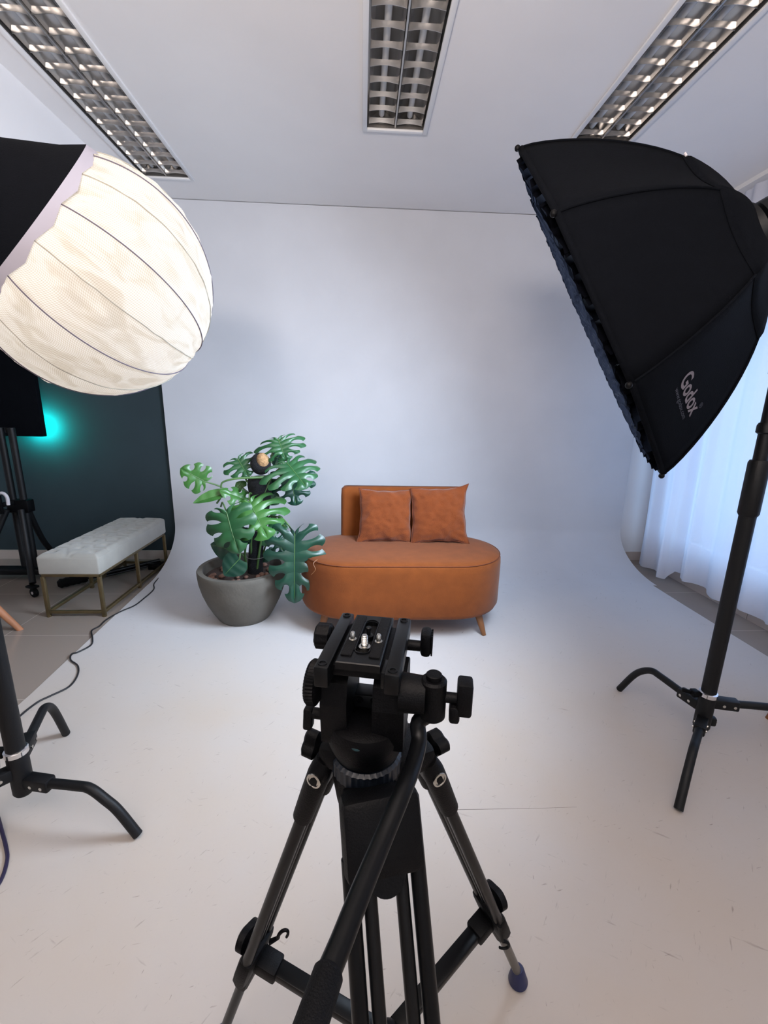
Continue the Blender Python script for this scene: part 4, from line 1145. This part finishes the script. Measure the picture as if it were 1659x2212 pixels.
# pan lock on the left
mb = MB(); a = hp_(-0.050, -0.02, -0.120); mb.cyl(a, a-Rt*0.032, 0.008); b_ = a-Rt*0.032
mb.bar(b_+Up*0.010, b_-Up*0.026-Rt*0.002, 0.014, 0.018, 0.004, up=Fw); mb.build('pan_lock_knob', M_black, tr)
# pan bar joint at the right
mb = MB(); hcyl(mb, (0.054, -0.045, -0.050), (0.088, -0.045, -0.050), 0.026, 0.024, 40); mb.build('rosette', M_black, tr)
jo = hp_(0.098, -0.045, -0.046)
MB().cyl(jo-Up*0.036, jo+Up*0.022, 0.0175, seg=32, bev=0.003).build('bar_clamp', M_black, tr)
MB().cyl(jo+Up*0.021, jo+Up*0.029, 0.0105, seg=24, bev=0.001).build('clamp_cap', M_black, tr)
mb = MB(); a = jo+Rt*0.014-Up*0.004; mb.cyl(a, a+Rt*0.018, 0.007); MB
mb.bar(a+Rt*0.027-Up*0.020, a+Rt*0.027+Up*0.028, 0.020, 0.026, 0.004, up=Fw); mb.bar(a+Rt*0.008-Up*0.019, a+Rt*0.022-Up*0.019+Up*0.0, 0.026, 0.024, 0.004, up=Up); mb.build('clamp_knob', M_black, tr)
# pan bar
bp_ = [jo-Up*0.03, at(904, 1560, y=0.500), at(905, 1600, y=0.485), at(893, 1650, y=0.455), at(868, 1715, y=0.415), at(826, 1815, y=0.370), at(780, 1925, y=0.325), at(735, 2040, y=0.285)]
pb = MB().tube(bp_, 0.0106, seg=24, sm=6).build('pan_bar', M_tube, tr)
g0 = at(712, 2095, y=0.268); g1 = at(655, 2262, y=0.222); gd = (g1-g0).normalized()
MB().tube([at(735, 2040, y=0.285), g0], 0.0106, seg=24, sm=1).build('bar_end', M_tube, pb)
MB().lathe([(0, 0.0112), (0.003, 0.0132), (0.11, 0.0136), (0.12, 0.012)], g0, gd, 32).build('grip', M_rubber, pb)

# legs
hL = at(702, 1652, y=0.560)+V((0.009, 0.028, 0)); hRt = at(932, 1652, y=0.580)+V((-0.014, 0.026, 0)); hN = at(818, 1722, y=0.468)
fL = at(472, 2262, z=0); fR = V((0.417, 0.781, 0)); fN = V((0.115, 0.075, 0))
# crown casting joining ring and hinges
mb = MB(); mb.lathe([(0.800, 0.030), (0.83, 0.046), (0.870, 0.052), (0.884, 0.050)], bc, seg=36); crown = mb.build('crown', M_black, tr)
for h in (hL, hRt, hN):
    d = V((h.x-TC.x, h.y-TC.y, 0)).normalized(); c0 = V((TC.x, TC.y, (h.z+0.02) if h is not hN else 0.862))+d*0.030
    mb = MB(); mb.bar(c0, h+V((0, 0, 0.016 if h is not hN else -0.012))+d*0.006, 0.078 if h is not hN else 0.085, 0.040 if h is not hN else 0.03, 0.012); mb.build('shoulder', M_black, crown)
def leg(h, f, side, near=False):
    d = (f-h).normalized(); L = (f-h).length
    rad = V((h.x-TC.x, h.y-TC.y, 0)).normalized(); sd = V((-rad.y, rad.x, 0))
    t = MB()
    hw = 0.030 if not near else 0.044; iw = 0.011 if not near else 0.021
    # upper casting
    nrm = d.cross(sd).normalized()
    c1_ = 0.155 if not near else 0.088
    if near:
        t.bar(h-d*0.01, h+d*c1_, 0.104, 0.046, 0.012, up=nrm)
    else:
        for s in (-1, 1): t.tube([h+sd*hw*s*0.92-d*0.012, h+sd*hw*s+d*0.03, h+sd*hw*s+d*c1_*0.75], [0.014, 0.0185, 0.0180, 0.0165], seg=20, sm=4)
        t.bar(h-d*0.0, h+d*0.075, 0.055, 0.026, 0.008, up=nrm)
    lgo = t.build('leg', M_black, tr)
    e1 = 0.60*L
    for s in (-1, 1):
        MB().cyl(h+sd*hw*s+d*(c1_*0.7), h+sd*hw*s+d*e1, 0.0105, seg=20, bev=0.003).build('upper_tube', M_tube, lgo)
        MB().cyl(h+sd*iw*s+d*(c1_*0.7), h+sd*iw*s+d*(e1+0.02), 0.0065 if not near else 0.0088, seg=16).build('inner_tube', M_blackg, lgo)
    # lower clamp and single lower stage
    cb = h+d*e1
    t2 = MB(); t2.bar(cb-d*0.03, cb+d*0.045, 0.086, 0.030, 0.010, up=nrm); t2.bar(cb+d*0.03, cb+d*0.10, 0.044, 0.032, 0.010, up=nrm); t2.build('leg_clamp', M_black, lgo)
    MB().cyl(cb+d*0.04, f-d*0.03, 0.0105, seg=20).build('lower_tube', mat('lower_tube_grey', (96, 92, 86), 0.35, metal=0.6) if side == 'R' else M_tube, lgo)
    MB().lathe([(0, 0.012), (0.008, 0.016), (0.03, 0.020), (0.048, 0.024), (0.056, 0.020)], f-d*0.050+V((0, 0, 0.012)), V((d.x*0.35, d.y*0.35, d.z)).normalized(), 28).build('rubber_foot', M_blue, lgo)
    return lgo, d, sd, nrm, cb, L
Lg_ = leg(hL, V((fL.x, fL.y, FZ)), 'L'); Rg = leg(hRt, V((fR.x, fR.y, FZ)), 'R'); Ng = leg(hN, V((fN.x, fN.y, FZ)), 'N', True)
# hinge bolts and lock knobs on the shoulders
def lobed(o, axis, r, depth, n=3):
    return MB().lathe([(0, r*0.7), (0.004, r), (depth-0.004, r), (depth, r*0.75)], o, axis, 60, mod=lambda a, t: 0.80+0.20*math.cos(a*n))
for (lo, d, sd, nrm, cb, L), h, s in ((Lg_, hL, -1), (Rg, hRt, 1)):
    vd = (CP-h); ax = sd if sd.dot(vd) > 0 else -sd
    q = h+ax*0.046+d*0.018
    MB().lathe([(0, 0.012), (0.002, 0.012), (0.0025, 0.009), (0.001, 0.0085)], q, ax, 20).build('hinge_bolt', M_steel, lo)
    rad = V((h.x-TC.x, h.y-TC.y, 0)).normalized()
    lobed(h+rad*0.022+d*-0.002, (rad+V((0, 0, 0.1))).normalized(), 0.024, 0.026).build('angle_lock_knob', M_black, lo)
    k0 = cb+rad*0.012-d*0.035
    if s == 1: k0 = cb+rad*0.012-d*0.045
    lobed(k0, rad, 0.034, 0.022, 2).build('leg_lock_knob', M_black, lo)
# sleeve knob on the near leg
q = hN+Ng[1]*0.085; vd = (CP-q).normalized()
MB().lathe([(0, 0.024), (0.01, 0.026), (0.02, 0.022)], q, Ng[3] if Ng[3].dot(vd) > 0 else -Ng[3], 30).build('leg_lock_knob', M_black, Ng[0])
# spreader
sc_ = at(838, 2240, y=0.545)
spr = MB().sph(sc_, (0.022, 0.022, 0.030), 20, 12).build('spreader_hub', M_black, tr)
for g in (Lg_, Rg, Ng):
    e = g[4]+g[1]*0.01; dd = (e-sc_).normalized()
    a = MB(); a.bar(sc_+dd*0.015, e-dd*0.045, 0.030, 0.018, 0.003); a.build('spreader_arm', M_tube, tr)
    a = MB(); a.bar(e-dd*0.060, e-dd*0.012, 0.040, 0.030, 0.005); a.build('spreader_joint', M_black, tr)
# leg hooks
def hook(base, d0, u0, L, r=0.009):
    """flat strap ending in a C"""
    pts = [base, base+d0*L*0.5, base+d0*L]
    mb = MB().tube(pts, [0.006, 0.004], seg=8, sm=3, flat=0.5)
    c = base+d0*(L+r)
    n = []
    for i in range(14):
        a = math.radians(150+250*i/13) if False else math.radians(180+ (i/13)*230)
        n.append(c+d0*r*math.cos(a)+u0*r*math.sin(a))
    mb.tube(n, [0.0035, 0.0025], seg=8, sm=1)
    return mb
g = Lg_; b0 = at(583, 2035, y=0.60); b1 = at(612, 2020, y=0.60)
hook(b0, (b1-b0).normalized(), V((0, 0, -1)), 0.018, 0.011).build('hook', M_black, g[0])
g = Rg; b0 = at(1078, 2000, y=0.66); b1 = at(1090, 2055, y=0.665)
hook(b0, (b1-b0).normalized(), V((-1, 0, 0)), 0.05, 0.012).build('hook', M_black, g[0])
